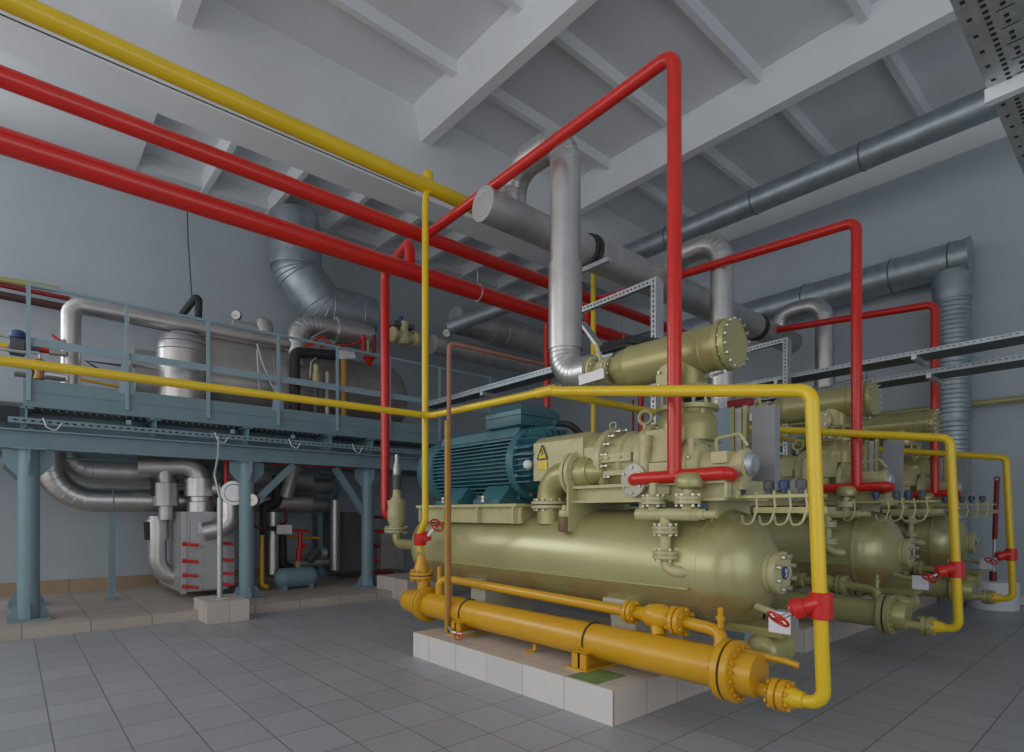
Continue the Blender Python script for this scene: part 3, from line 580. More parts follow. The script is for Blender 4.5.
# ---- copies of the unit
def copy_tree(o, parent, skip, over):
    c = o.copy(); col.objects.link(c); wl[c] = wl.get(o)
    if parent is not None: c.parent = parent; c.matrix_parent_inverse = o.matrix_parent_inverse.copy()
    if c.type == 'MESH' and over:
        nm = c.data.materials[0].name if c.data.materials else ''
        for a, b2 in over.items():
            if nm == M[a].name: c.material_slots[0].link = 'OBJECT'; c.material_slots[0].material = M[b2]
    for ch in o.children:
        if ch.name.split('.')[0] in skip: continue
        copy_tree(ch, c, skip, over)
    return c
WORDS = [dict(U='nearest', C='yellow', R='a red valve'), dict(U='middle', C='khaki', R='khaki flanges'), dict(U='farthest', C='khaki', R='khaki flanges')]
SHIFT = {1: {'': 3.0, 'instrument_rack': 2.75, 'red_suction_drop': 3.22, 'cooling_water_riser': 3.08, 'angle_seat_valve': 3.08, 'oil_cooler': 2.98, 'oil_line': 2.98, 'yellow_downcomer': 2.75, 'globe_valve': 2.75, 'clad_discharge_duct': 2.86},
         2: {'': 6.0, 'instrument_rack': 5.5, 'separator_drum': 5.52, 'stop_valve': 5.52, 'red_gas_riser': 6.0, 'oil_cooler': 5.75, 'oil_line': 5.75, 'cooling_water_riser': 5.85, 'angle_seat_valve': 5.85, 'clad_discharge_duct': 6.15}}
DY = {'red_gas_riser': {1: -.25, 2: -.26}}
labels = [o['label'] for o in UNIT]
for u in (1, 2):
    for o, lb in zip(UNIT, labels):
        base = o.name.split('.')[0]
        c = copy_tree(o, None, ('bolt', 'vent_stub') if u == 2 and base not in ('oil_vessel', 'separator_drum', 'oil_cooler', 'cooling_water_riser') else ('vent_stub',), {'ochre': 'khaki', 'yellow': 'yellow'})
        dx = SHIFT[u].get(base, SHIFT[u]['']); dy = DY.get(base, {}).get(u, 0)
        c.location = o.location + V((dx, dy, -.07 if base == 'clad_discharge_duct' else 0)); c['label'] = lb.format(**WORDS[u]); wl[c] = V(c.location)
for o, lb in zip(UNIT, labels): o['label'] = lb.format(**WORDS[0])
for o in UNIT:
    if o.name == 'machine_plinth':
        p = MB().box(2.99, 3.32, 2.55, 2.82, .2352, .238).build('green_patch', 'green', o)
red_riser(3.62, 2.35, 4.73, 4.61, 'tallest red gas riser with bent header feeding the nearest compressor')
red_riser(6.6, 2.12, 4.42, 4.58, 'red gas riser of middle height feeding the middle compressor', .27)
red_riser(9.6, 2.11, 4.28, 4.55, 'shortest red gas riser farthest right feeding the last compressor', .22)
# ================================================================== OVERHEAD AND HALL PIPEWORK
def pipe(name, label, cat, pts, r, mat, bend=.1, n=18, group=None):
    return tag(MB().tube(pts, r, bend, n).build(name, mat), label, cat, group)
t = thing('yellow_water_main', 'long yellow water main under the deep concrete ceiling beam', 'pipe', (2, 5.28, 4.8))
MB().tube([(-3.0, 5.28, 4.955), (6.45, 5.28, 4.93)], .076, 0, 20).build('pipe', 'yellow', t)
for x in (3.42, 6.25): MB().tube([(x, 5.28, 4.95), (x, 5.28, 5.1), (x + .05, 5.4, 5.1), (x + .05, 5.42, 5.02)], .05, .05, 12).build('saddle_branch', 'yellow', t)
tag(MB().tube([(-3.0, 5.40, 4.92), (1, 5.40, 4.90), (3.3, 5.36, 4.88)], .006, 0, 6).build('cable', 'dark'), 'thin dark cable strung just below the yellow water main', 'cable')
t = thing('red_gas_main', 'slimmer upper red gas main crossing the hall to the red risers', 'pipe', (3, 5.63, 4.5))
MB().tube([(-3.0, 5.63, 4.61), (10.6, 5.63, 4.56)], .077, 0, 20).build('pipe', 'red', t)
t = thing('red_suction_main', 'thick lower red main running across the hall', 'pipe', (3, 6, 4.2))
MB().tube([(-3.0, 6.0, 4.31), (10.6, 6.0, 4.31)], .102, 0, 24).build('pipe', 'red', t)
for x in (4.65, 7.6): MB().torus((x, 6.0, 4.31), (1, 0, 0), .105, .008, 20, 6).tube([(x, 6.0, 4.42), (x, 6.0, 4.6)], .008, 0, 6).build('pipe_clamp', 'zinc', t)
t = thing('yellow_handrail_pipe', 'yellow water pipe running level in front of the steel platform', 'pipe', (1, 5.15, 2.3))
MB().tube([(-1.6, 5.15, 2.42), (3.35, 5.15, 2.43), (3.35, 3.38, 2.41), (9.3, 3.38, 2.40)], .034, .12, 18).build('pipe', 'yellow', t)
MB().lathe((3.35, 3.5, 2.41), (0, -1, 0), [(0, .042), (.2, .042)], 16).build('tee', 'yellow', t)
t = thing('copper_standpipe', 'thin brown standpipe on the plinth corner turning along at the top', 'pipe', (3.22, 4.62, .24))
a0 = at(449, 343, x=3.22)
MB().tube([(3.22, a0.y, .26), (3.22, a0.y, a0.z), (at(545, 365, y=a0.y).x, a0.y, at(545, 365, y=a0.y).z)], .022, .06, 12).build('pipe', 'copper', t)
MB().box(3.185, 3.225, a0.y - .02, a0.y + .025, .24, 2.3).build('backing_post', 'brown', t)
q = at(452, 632, z=.29)
MB().tube([(3.22, a0.y, .29), tuple(q), tuple(at(462, 634, z=.29)), tuple(at(486, 629, z=.27))], .016, .02, 8).build('drain_tap', 'zinc', t)
handwheel(t, at(459, 636, z=.3), (-.5, -.5, .5), .04)
# insulated header over the units: clad sections with black joints
t = thing('insulated_header', 'fat silver clad header pipe under the ceiling with white end cap', 'duct', (5, 4.45, 4.1))
HZ = 4.455
MB().lathe((3.53, 4.45, HZ), (1, 0, 0), [(0, .165), (1.5, .165)], 40).build('clad_section', 'silver2', t)
e = MB().lathe((3.53, 4.45, HZ), (-1, 0, 0), [(0, .17), (.02, .17), (.021, .12), (.025, .01)], 40).torus((3.51, 4.45, HZ), (1, 0, 0), .12, .005, 36, 5).build('end_cap', 'panelsheet', t)
MB().lathe((5.03, 4.45, HZ), (1, 0, 0), [(0, .15), (.12, .15)], 30).build('joint', 'black', t); MB().torus((5.05, 4.45, HZ), (1, 0, 0), .165, .028, 36, 8).torus((5.11, 4.45, HZ), (1, 0, 0), .172, .028, 36, 8).build('seal_ring', 'black', t)
MB().lathe((5.14, 4.45, HZ), (1, 0, 0), [(0, .2), (4.0, .2), (4.01, .18)], 40).build('clad_section', 'silver2', t)
MB().lathe((9.15, 4.45, HZ), (1, 0, 0), [(0, .19), (.02, .21), (.12, .215), (.13, .18)], 36).build('seal_ring', 'black', t)
MB().lathe((9.28, 4.45, HZ), (1, 0, 0), [(0, .19), (1.3, .19)], 36).build('clad_section', 'silver2', t)
MB().bar((5.04, 4.1, 4.235), (5.04, 4.62, 4.235), .06, .05).build('support_bracket', 'zinc', t)
# galvanised ducts on and above the right wall
def duct(name, label, pts, r, bend, joints, mat='galv', n=28, seam=0):
    t = thing(name, label, 'duct', (sum(p[0] for p in pts) / len(pts), sum(p[1] for p in pts) / len(pts), min(p[2] for p in pts) - r))
    MB().tube(pts, r, bend, n).build('duct_run', mat, t)
    for p, d in joints: jb = MB().lathe(V(p) - V(d) * .05, d, [(0, r * 1.0), (.0, r * 1.03), (.1, r * 1.03), (.1, r)], n).build('joint_band', mat, t); MB().torus(V(p) + V(d) * .05, d, r * 1.02, .012, n, 5).build('joint_seal', 'dark', jb)
    return t
duct('ceiling_duct', 'long blue-grey galvanised duct slung under the right part of the roof', [(9.6, .9, 6.74), (9.6, 9.5, 6.72)], .2, 0, [((9.6, 2.95, 6.735), (0, 1, 0)), ((9.6, 4.6, 6.73), (0, 1, 0)), ((9.6, 6.3, 6.73), (0, 1, 0))])
t = duct('galvanised_duct', 'galvanised duct along the right wall ending in a capped tee', [(11.2, 2.02, 5.4), (11.2, 8.5, 5.36)], .265, 0, [((11.2, 2.2, 5.4), (0, 1, 0)), ((11.2, 3.0, 5.4), (0, 1, 0)), ((11.2, 4.4, 5.39), (0, 1, 0))])
MB().lathe((11.2, 2.02, 5.4), (0, -1, 0), [(0, .28), (.02, .28), (.021, .01)], 28).build('end_cap', 'galv', t)
t = thing('spiral_drop_duct', 'vertical spiral duct dropping from the wall duct to the floor', 'duct', (11.2, 2.24, 0))
m = MB(); m.lathe((11.2, 2.24, .0), (0, 0, 1), [(0, .235), (5.2, .235)], 28).build('duct_run', 'galv', t)
m = MB()
for i in range(64): m.torus((11.2, 2.24, .3 + i * .072), (0, 0, 1), .236, .008, 28, 4)
m.build('spiral_seam', 'galv', t)
MB().lathe((11.2, 2.24, 4.75), (0, 0, 1), [(0, .235), (.0, .25), (.3, .27), (.45, .24)], 28).build('tee_collar', 'galv', t)
MB().lathe((11.2, 2.24, 2.85), (0, 0, 1), [(0, .235), (0, .25), (.08, .25), (.08, .235)], 28).build('joint_band', 'galv', t)
tag(MB().tube([(11.45, -1.0, 3.12), (11.45, 5.0, 3.12)], .05, 0, 12).build('wall_pipe', 'khaki'), 'thin olive pipe running along the right wall', 'pipe')
tag(MB().tube([(11.35, 2.9, 2.72), (11.35, 8.0, 2.72)], .13, 0, 18).build('wall_pipe', 'khaki'), 'thick olive pipe low on the right wall behind the spiral duct', 'pipe')
# cable trays (perforated channels) on the right and behind the first motor
def channel(name, label, p0, p1, w, hh, group=None):
    p0 = V(p0); p1 = V(p1); d = (p1 - p0).normalized(); a = d.cross(V((0, 0, 1))).normalized(); L = (p1 - p0).length
    t = thing(name, label, 'cable tray', (p0 + p1) / 2, group)
    MB().bar(p0, p1, w, .006).build('tray_bottom', 'dark', t)
    for s in (-1, 1):
        q = a * s * w / 2 + V((0, 0, hh / 2)); r_ = MB().bar(p0 + q, p1 + q, .008, hh); m = r_; m.cur = 1
        for i in range(int(L / .06)):
            c = p0 + q + d * (i + .5) * .06 + V((0, 0, hh * .1))
            for e in (-1, 1): m.bar(c + a * e * .0046 - d * .014, c + a * e * .0046 + d * .014, .001, hh * .16)
        m.build('side_rail', ['galv', 'hole'], t)
    for i in range(int(L / 1.6)):
        c = p0 + d * (i + .4) * 1.6; MB().bar(c - a * w * .6 - V((0, 0, .03)), c + a * w * .6 - V((0, 0, .03)), .05, .05).build('hanger_bar', 'zinc', t)
    return t
channel('cable_tray', 'upper perforated cable tray crossing in front of the spiral duct', (8.15, -3.5, 3.29), (8.15, 5.2, 3.215), .4, .05, )
channel('cable_tray', 'lower cable tray crossing in front of the spiral duct', (8.8, -3.5, 3.16), (8.8, 4.6, 3.105), .44, .06)
channel('cable_tray', 'cable tray behind the nearest motor sloping up toward the silver duct', (4.95, 3.9, 3.08), (4.95, 7.6, 3.04), .22, .07)
channel('cable_tray', 'short lower cable tray just above the nearest terminal box', (5.3, 4.4, 3.0), (5.3, 6.0, 2.98), .2, .06)
# perforated tray above the camera, at the right edge
t = thing('overhead_cable_tray', 'wide perforated cable tray overhead at the upper right corner', 'cable tray', (4.4, .3, 3.6))
o = MB().box(2.6, 7.0, -.35, .62, 3.62, 3.626).box(2.6, 7.0, .614, .62, 3.626, 3.66); m = o; m.cur = 1
for i in range(150):
    x = 2.7 + i * .045
    if x > 6.9: break
    m.box(x, x + .022, .52, .54, 3.6185, 3.6195)
    if i % 3 == 0: m.box(x, x + .022, .577, .595, 3.6185, 3.6195)
    if i % 3 != 1: m.box(x, x + .024, .462, .48, 3.6185, 3.6195)
    if i % 3 == 1: m.box(x, x + .006, .435, .50, 3.6185, 3.6195)
    m.box(x, x + .006, .33, .40, 3.6185, 3.6195)
    if i % 2: m.box(x, x + .022, .27, .29, 3.6185, 3.6195)
m.build('tray_sheet', ['zinc', 'hole'], t)
MB().bar((3.87, .63, 3.585), (3.87, -.6, 3.585), .05, .07).build('tray_bracket', 'white', t)
tag(MB().tube([at(603, 352, x=4.5), at(625, 346, x=4.5), at(660, 352, x=4.5)], .03, .1, 10).tube([at(600, 349, x=4.55), at(630, 341, x=4.55), at(662, 346, x=4.55)], .03, .1, 10).tube([at(604, 345, x=4.6), at(632, 338, x=4.6), at(660, 341, x=4.6)], .025, .1, 10).build('cable_bundle', 'black'), 'dark bundle of cables above the separator drum of the nearest unit', 'cables')
tag(MB().bar(at(582, 322, x=5.0), at(604, 352, x=5.0), .03, .13, (1, 0, 0)).build('diagonal_strap', 'zinc'), 'grey diagonal sheet strap just right of the silver clad duct', 'strap')
# thin risers behind the compressors
pipe('thin_wall_pipe', 'thin dark red vertical pipe behind the nearest compressor', 'pipe', [at(633, 400, y=6.5), at(633, 470, y=6.5)], .02, 'darkred', 0, 10)
o = MB().box(5.2, 5.3, 2.62, 3.1, .0, 2.42).build('rear_cabinet', 'rail'); tag(o, 'pale blue cabinet standing behind the discharge end of the nearest compressor', 'cabinet')
# floor pole with red grip by the right wall
p = at(995, 592, z=0); p = V((10.6, p.y * 10.6 / p.x if p.x else 1.5, 0))
q0 = at(993, 581, x=10.9); q1 = at(997, 481, x=10.9)
zb = q0.z
tag(MB().lathe((q0.x, q0.y, 0), (0, 0, 1), [(0, .3), (zb - .02, .3), (zb, .28)], 32).build('round_base', 'white'), 'low white round base under the red gripped pole by the right wall', 'base')
t = thing('red_handled_pole', 'slim pole with long red grip standing by the right wall', 'pole', (q0.x, q0.y, zb))
MB().tube([(q0.x, q0.y, zb), q0.lerp(q1, .42)], .02, 0, 10).build('shaft', 'zinc', t); MB().tube([q0.lerp(q1, .42), q1], .032, 0, 10).torus(q1 + V((0, 0, .03)), (1, .2, 0), .03, .01, 12, 6).build('grip', 'darkred', t)
MB().tube([(q0.x, q0.y, zb), (q0.x, q0.y, zb + .14)], .045, 0, 10).build('foot', 'darkred', t)
# ================================================================== STEEL PLATFORM ALONG THE LEFT WALL
PY = 9.2
t = thing('steel_platform', 'blue-grey steel mezzanine platform on columns along the left wall', 'platform', (3.5, 10, .12)); plat = t
PX0, PX1 = .12, 7.6
MB().box(PX0, PX1, PY + .01, PY + .04, 2.71, 3.05).build('fascia', 'blue', t)
MB().box(PX0, PX1, PY - .0, PY + .012, 2.89, 2.9).build('fascia_seam', 'blue', t)
MB().box(PX0 - 3, PX1, PY + .04, 10.9, 2.70, 2.74).build('deck', 'dark', t)
MB().box(PX0 - 3, PX1, 10.9, 10.94, 2.6, 3.0).build('rear_fascia', 'blue', t)
m = MB()
for i in range(90): m.bar((PX0 + .1 + i * .08, PY + .05, 2.69), (PX0 + .14 + i * .08, PY + .25, 2.69), .012, .02)
m.build('grating_bars', 'blue', t)
def ibeam(p0, p1, z0, z1, w, par, name='beam'):
    p0 = V(p0); p1 = V(p1); u = V((0, 0, 1)); mb = MB(); zc = (z0 + z1) / 2
    mb.bar((p0.x, p0.y, z1 - .01), (p1.x, p1.y, z1 - .01), w, .02); mb.bar((p0.x, p0.y, z0 + .01), (p1.x, p1.y, z0 + .01), w, .02); mb.bar((p0.x, p0.y, zc), (p1.x, p1.y, zc), .016, z1 - z0)
    return mb.build(name, 'blue', par)
ibeam((-3, 9.05, 0), (PX1, 9.05, 0), 2.17, 2.40, .2, t); ibeam((-3, 10.45, 0), (PX1, 10.45, 0), 2.17, 2.40, .2, t)
MB().box(PX0 - .02, PX1, 9.75, 9.8, 2.40, 2.70).build('edge_channel', 'blue', t)
for x in (.15, 1.5, 2.7, 4.0, 4.75, 6.2): ibeam((x, 9.1, 0), (x, 10.9, 0), 2.42, 2.69, .12, t, 'cross_beam')
for x in (1.2, 2.5, 3.4): MB().bar((x, 9.2, 2.62), (x + .55, 10.3, 2.62), .06, .06).build('deck_brace', 'blue', t)
def column(x, y, r=.105):
    c = MB().lathe((x, y, .13), (0, 0, 1), [(0, r), (2.05, r)], 24).build('column', 'blue', t)
    m = MB().box(x - r * 1.9, x + r * 1.9, y - r * 1.9, y + r * 1.9, .12, .145)
    for dx, dy in ((1, 0), (-1, 0), (0, 1), (0, -1)):
        pts = [(r * .9, .145), (r * 1.85, .145), (r * 1.75, .2), (r * 1.3, .31), (r * .9, .31)]
        m.prism([(x + dx * a + dy * -.008, y + dy * a + dx * -.008, z) for a, z in pts], (dy * .016, dx * .016, 0))
    m.build('base_plate', 'blue', c)
    m = MB().box(x - r * 1.5, x + r * 1.5, y - r * 1.5, y + r * 1.5, 2.155, 2.18)
    for dx, dy in ((1, 0), (-1, 0), (0, 1), (0, -1)):
        m.prism([(x + dx * a + dy * -.008, y + dy * a + dx * -.008, z) for a, z in ((r * .9, 1.85), (r * 1.1, 1.85), (r * 2.3, 2.0), (r * 2.3, 2.155), (r * .9, 2.155))], (dy * .016, dx * .016, 0))
    m.build('head_plate', 'blue', c)
for x, y in ((.17, 9.02), (2.66, 9.05), (4.70, 9.2), (at(26.5, 600, y=10.4).x, 10.4), (2.66, 10.5), (4.75, 11.2), (7.2, 9.2)): column(x, y)
for p0, p1 in (((2.75, 9.05, 1.55), (3.35, 9.05, 2.16)), ((4.62, 9.2, 1.4), (4.1, 9.2, 2.16)), ((4.75, 11.1, 1.3), (4.75, 10.2, 2.2))):
    MB().bar(p0, p1, .09, .1).build('diagonal_brace', 'blue', t)
tr = MB().box(-.02, 7.4, 8.98, 9.1, 2.50, 2.512).box(-.02, 7.4, 8.97, 8.978, 2.47, 2.54); m = tr; m.cur = 1
for i in range(90): m.box(.03 + i * .08, .065 + i * .08, 8.968, 8.9695, 2.495, 2.515)
tr = m.build('cable_rail', ['blue', 'hole'], t)
for i, x in enumerate((.3, 2.2, 3.25, 4.3)):
    MB().tube([(x, 8.96, 2.55), (x + .03, 8.93, 2.44), (x + .12, 8.94, 2.40), (x + .18, 8.97, 2.5)], .008, .04, 6).build('cable_tie', 'white', tr)
# railing
rl = thing('platform_railing', 'pale blue railing with flat midrail along the platform front', 'railing', (3.5, PY, 2.8))
for x in (.17, 1.18, 2.17, 3.17, 4.14, 5.12, 6.2, 7.45): MB().box(x - .022, x + .022, PY - .03, PY - .0, 2.78, 4.2).build('post', 'rail', rl)
MB().tube([(.17, PY - .01, 4.2), (7.45, PY - .01, 4.18)], .022, 0, 8).build('top_rail', 'rail', rl)
MB().box(.17, 7.45, PY, PY + .012, 3.46, 3.56).build('midrail', 'rail', rl)
for x in (1.18, 3.17): MB().prism([(x - .09, PY - .0, 3.0), (x + .09, PY, 3.0), (x + .06, PY, 3.4), (x - .06, PY, 3.4)], (0, .01, 0)).build('post_bracket', 'rail', rl)
# ---------------------------------------------------------------- equipment on the platform
EY = 10.2
def dp(px, py, y=EY): return at(px, py, y=y)
def pr(n, px, y=EY):
    p = at(px, 400, y=y); return n * (p.x * FW[0] + p.y * FW[1]) / FPX
t = thing('platform_receiver', 'long dull grey horizontal receiver lying on the platform', 'tank', (3.4, 10.3, 2.74))
RZ = 3.62
c0 = dp(176, 365, 10.35).x; c1 = dp(398, 385, 10.35).x
MB().lathe((c0, 10.35, RZ), (1, 0, 0), [(0, .02), (.02, .3), (.08, .5), (.2, .65), (.3, .7), (c1 - c0 - .3, .7), (c1 - c0 - .2, .65), (c1 - c0 - .08, .5), (c1 - c0, .3), (c1 - c0 + .02, .02)], 44).build('shell', 'receiver', t)
MB().lathe((dp(131, 365, 10.2).x, 10.2, 3.4), (1, 0, 0), [(0, .3), (.0, .46), (1.0, .46)], 36).build('end_section', 'receiver', t)
for x in (c0 + .7, c1 - .7): MB().box(x - .08, x + .08, 9.9, 10.8, 2.74, 3.0).build('saddle', 'blue', t)
for x in (c0 + 1.3, c0 + 2.4): MB().torus((x, 10.35, RZ), (1, 0, 0), .70, .012, 44, 5).build('cladding_seam', 'receiver', t)
t = thing('domed_vessel', 'upright silver clad vessel with domed top at the front of the platform', 'tank', dp(184, 398, 9.75))
vx = dp(184, 360, 9.75).x; zt = dp(184, 331, 9.75).z; vr = pr(23, 184, 9.75)
m = MB().lathe((vx, 9.8, 2.74), (0, 0, 1), [(0, vr), (zt - 2.74 - .32, vr), (zt - 2.74 - .2, vr * .97), (zt - 2.74 - .1, vr * .82), (zt - 2.74 - .03, vr * .5), (zt - 2.74, .02)], 36); m.build('shell', 'silver', t)
for z, r in ((zt - .32, 1.0), (zt - .2, .975), (zt - .1, .83), (3.25, 1.0)): MB().torus((vx, 9.8, z), (0, 0, 1), vr * r, .008, 36, 5).build('cladding_seam', 'silver', t)
t = thing('clad_pipe_arch', 'silver clad pipe rising from the platform and bending right behind the railing', 'pipe', dp(70, 390, 9.9))
b0 = dp(71, 392, 9.9); b1 = dp(71, 304, 9.9); b2 = dp(292, 348, 9.9)
lobster([b0, (b1.x, 9.9, b1.z), (b2.x, 9.9, b1.z)], .115, .16, 'pipe', 'silver', t)
t = thing('black_hose_loop', 'black insulated pipe loop rising above the clad pipe by the wall', 'pipe', dp(190, 320, 10.2))
MB().tube([dp(181, 316, 10.6), dp(196, 297, 10.4), dp(199, 300, 10.4), dp(198, 326, 10.2)], .055, .1, 12).build('hose', 'black', t)
MB().tube([dp(198, 322, 10.2), dp(198, 328, 10.2)], .07, 0, 12).build('coupling', 'copper', t)
for (p, q, r, mt, lb) in (((-20, 281), (70, 299), .035, 'darkred', 'thin dark red pipe along the left wall'), ((-20, 291), (183, 331), .06, 'maroon', 'thicker dark maroon pipe along the left wall under the red one'), ((-20, 276), (60, 290), .05, 'khaki', 'pale olive pipe topmost along the left wall')):
    pipe('wall_pipe', lb, 'pipe', [dp(p[0], p[1], 11.4), dp(q[0], q[1], 11.4)], r, mt, 0, 12)
# silver clad elbow and muffler
t = thing('clad_relief_pipe', 'silver clad pipe bending over to a capped horizontal section on the platform', 'pipe', dp(297, 395, 9.8))
e0 = dp(297, 400, 9.9); e1 = dp(297, 322, 9.9); e2 = dp(334, 321, 9.9); e3 = dp(369, 323, 9.9)
lobster([e0, (e1.x, 9.9, e1.z), (e2.x, 9.9, e1.z)], pr(10.5, 297, 9.9), .34, 'elbow', 'silver', t)
MB().lathe((e2.x, 9.9, e1.z), (1, 0, 0), [(0, pr(11, 297)), (.01, pr(13.5, 300)), (e3.x - e2.x, pr(13.5, 300)), (e3.x - e2.x + .01, .05)], 30).build('end_section', 'silver', t)
# big ventilation duct with bends
t = thing('ventilation_duct', 'large galvanised ventilation duct bending down from the wall and running along behind the pipes', 'duct', dp(300, 270, 11.0))
v0 = dp(283, 225, 11.0); v1 = dp(300, 268, 11.0); v2 = dp(330, 301, 10.8); v3 = dp(420, 322, 10.8)
rr = pr(23, 300, 11.0)
v2 = dp(322, 308, 10.8)
lobster([dp(294, 215, 10.9), dp(298, 273, 10.9), v2, (v2.x + .7, 10.8, v2.z), (v2.x + 1.0, 10.8, v2.z)], rr, .16, 'duct_run', 'galv', t, 28, 3)
MB().lathe(dp(296, 246, 10.9), (0, 0, -1), [(0, rr * 1.0), (0, rr * 1.04), (.1, rr * 1.05), (.15, rr * 1.03), (.3, rr * 1.06), (.45, rr * 1.04), (.45, rr)], 28).build('joint_band', 'galv', t)
t = thing('flexible_duct', 'galvanised duct with flexible section behind the tall yellow pipe', 'duct', dp(500, 330, 9.0))
f0 = dp(455, 328, 9.5); f1 = dp(493, 330, 9.5); f2 = dp(560, 345, 9.5)
MB().lathe((f0.x, 9.5, f1.z), (1, 0, 0), [(0, .27)] + [(.06 * i + .03 * k, .27 + .012 * (k)) for i in range(14) for k in (0, 1)] + [(.85, .28)], 26).build('bellows', 'silver2', t)
MB().lathe((f0.x + .85, 9.5, f1.z), (1, 0, 0), [(0, .28), (.0, .33), (.35, .33), (.355, .34), (.4, .34), (.405, .33), (2.4, .33)], 30).build('duct_run', 'silver2', t)
t = thing('flat_duct', 'long inclined galvanised duct above the flexible one', 'duct', dp(480, 305, 8.5))
MB().tube([dp(448, 328, 9.2), dp(535, 296, 8.0)], .13, 0, 20).build('duct_run', 'galv', t)
t = thing('clad_suction_line', 'silver clad pipe running right from the brass valve behind the brown standpipe', 'pipe', dp(480, 355, 8.8))
MB().tube([dp(432, 344, 9.3), (dp(545, 375, 9.3).x, 9.3, dp(432, 344, 9.3).z)], pr(9, 480, 9.3), 0, 20).build('pipe', 'silver2', t)
MB().lathe(dp(437, 345, 9.3), (-1, 0, 0), [(0, .16), (.1, .16)], 20).build('seal', 'dark', t)
t = thing('motorised_valve', 'brass motorised valve with blue cap beside the red drop pipe', 'valve', dp(405, 345, 9.5))
c = dp(404, 334, 9.5); MB().lathe(c - V((0, 0, .2)), (0, 0, 1), [(0, .1), (.04, .14), (.14, .13), (.2, .1), (.3, .08), (.42, .1), (.43, .05)], 18).lathe(c + V((-.25, 0, -.05)), (1, 0, 0), [(0, .14), (.05, .14), (.06, .09), (.45, .09), (.46, .14), (.52, .14)], 18).build('body', 'cream', t)
MB().lathe(c + V((-.08, 0, .18)), (0, 0, 1), [(0, .05), (.12, .05), (.13, .03)], 12).build('cap', 'bluelabel', t); MB().box(c.x - .22, c.x + .2, 9.45, 9.7, c.z + .12, c.z + .2).build('yoke', 'dark', t)
gauge('pressure_gauge', 'white dial gauge above the silver suction line', dp(447, 333, 9.4), (-.6, -.75, 0), .09, [dp(447, 344, 9.4)])
gauge('pressure_gauge', 'small round gauge on a thin stem above the platform receiver', dp(236, 315, 10.3), (-.6, -.75, 0), .085, [dp(236, 332, 10.3)])
# nozzle cluster between receiver and relief pipe
t = thing('clad_nozzle', 'silver clad nozzle with red cap on top of the platform receiver', 'nozzle', dp(262, 345, 10.2))
c = dp(264, 328, 10.1); MB().lathe(c - V((0, 0, .3)), (0, 0, 1), [(0, .13), (.2, .13), (.3, .15), (.42, .12), (.48, .02)], 20).lathe(c - V((0, 0, .05)), (-1, 0, 0), [(0, .09), (.5, .09), (.51, .06)], 16).build('shell', 'silver2', t)
MB().lathe(dp(268, 340, 9.9), (0, -1, 0), [(0, .08), (.06, .09), (.08, .06)], 16).build('cap', 'red', t)
MB().tube([dp(225, 330, 10.1), dp(255, 336, 10.1)], .05, 0, 10).build('level_branch', 'dark', t)
t = thing('black_drain_pipe', 'black insulated pipe with side branch behind the railing', 'pipe', dp(295, 410, 9.6))
MB().tube([dp(295, 412, 9.6), dp(295, 352, 9.6), dp(345, 356, 9.6)], .085, .08, 14).build('pipe', 'black', t)
t = thing('red_relief_piping', 'small red relief piping with lever handles above the black drain pipe', 'pipe', dp(320, 350, 9.5))
MB().tube([dp(306, 346, 9.5), dp(322, 336, 9.5), dp(330, 346, 9.5), dp(352, 345, 9.5), dp(366, 338, 9.5)], .02, .03, 8).build('line', 'red', t)
for px in (312, 326): MB().bar(dp(px - 6, 347, 9.45), dp(px + 5, 343, 9.45), .03, .03).build('lever', 'red', t)
MB().bar(dp(312, 337, 9.4), dp(330, 328, 9.4), .05, .02).build('sheet_bracket', 'zinc', t)
for i, px in enumerate((363, 374)): MB().tube([dp(px, 335, 9.5), dp(px, 352, 9.5)], .035, 0, 10).build('spring_cap', 'red' if i == 0 else 'darkred', t)
MB().lathe(dp(369, 366, 9.5), (0, 0, 1), [(0, .02), (.06, .05), (.12, .09), (.15, .12), (.16, .05)], 12).build('funnel', 'red', t)
MB().tube([dp(368, 340, 9.5), dp(368, 355, 9.5)], .03, 0, 10).build('spindle', 'khaki', t)
t = thing('solenoid_valve', 'cream solenoid valve on the thin pipe behind the railing', 'valve', dp(316, 388, 9.5))
c = dp(316, 377, 9.5); MB().lathe(c - V((0, 0, .1)), (0, 0, 1), [(0, .06), (.14, .06), (.15, .045), (.3, .045), (.31, .03)], 14).build('body', 'cream', t); MB().tube([c - V((0, 0, .1)), c - V((0, 0, .6))], .045, 0, 10).build('riser', 'dark', t)
MB().tube([dp(310, 378, 9.5), dp(311, 362, 9.5), dp(316, 358, 9.5)], .015, .03, 8).build('impulse_tube', 'zinc', t)
t = thing('brown_post', 'brown wooden-looking post carrying a tilted white sign', 'post', dp(344, 418, 9.5))
MB().tube([dp(344, 418, 9.5), dp(344, 358, 9.5)], pr(3.2, 344, 9.5), 0, 14).build('post', 'brown', t)
p = dp(347, 354, 9.45); MB().prism([dp(338, 350, 9.4), dp(353, 349, 9.4), dp(356, 358, 9.4), dp(339, 359, 9.4)], (0, .02, 0)).build('sign_plate', 'white', t)
pipe('clad_riser', 'slim silver riser with rough cladding left of the brown post', 'pipe', [dp(327, 416, 9.6), dp(327, 372, 9.6)], .05, 'silver2', 0, 12)
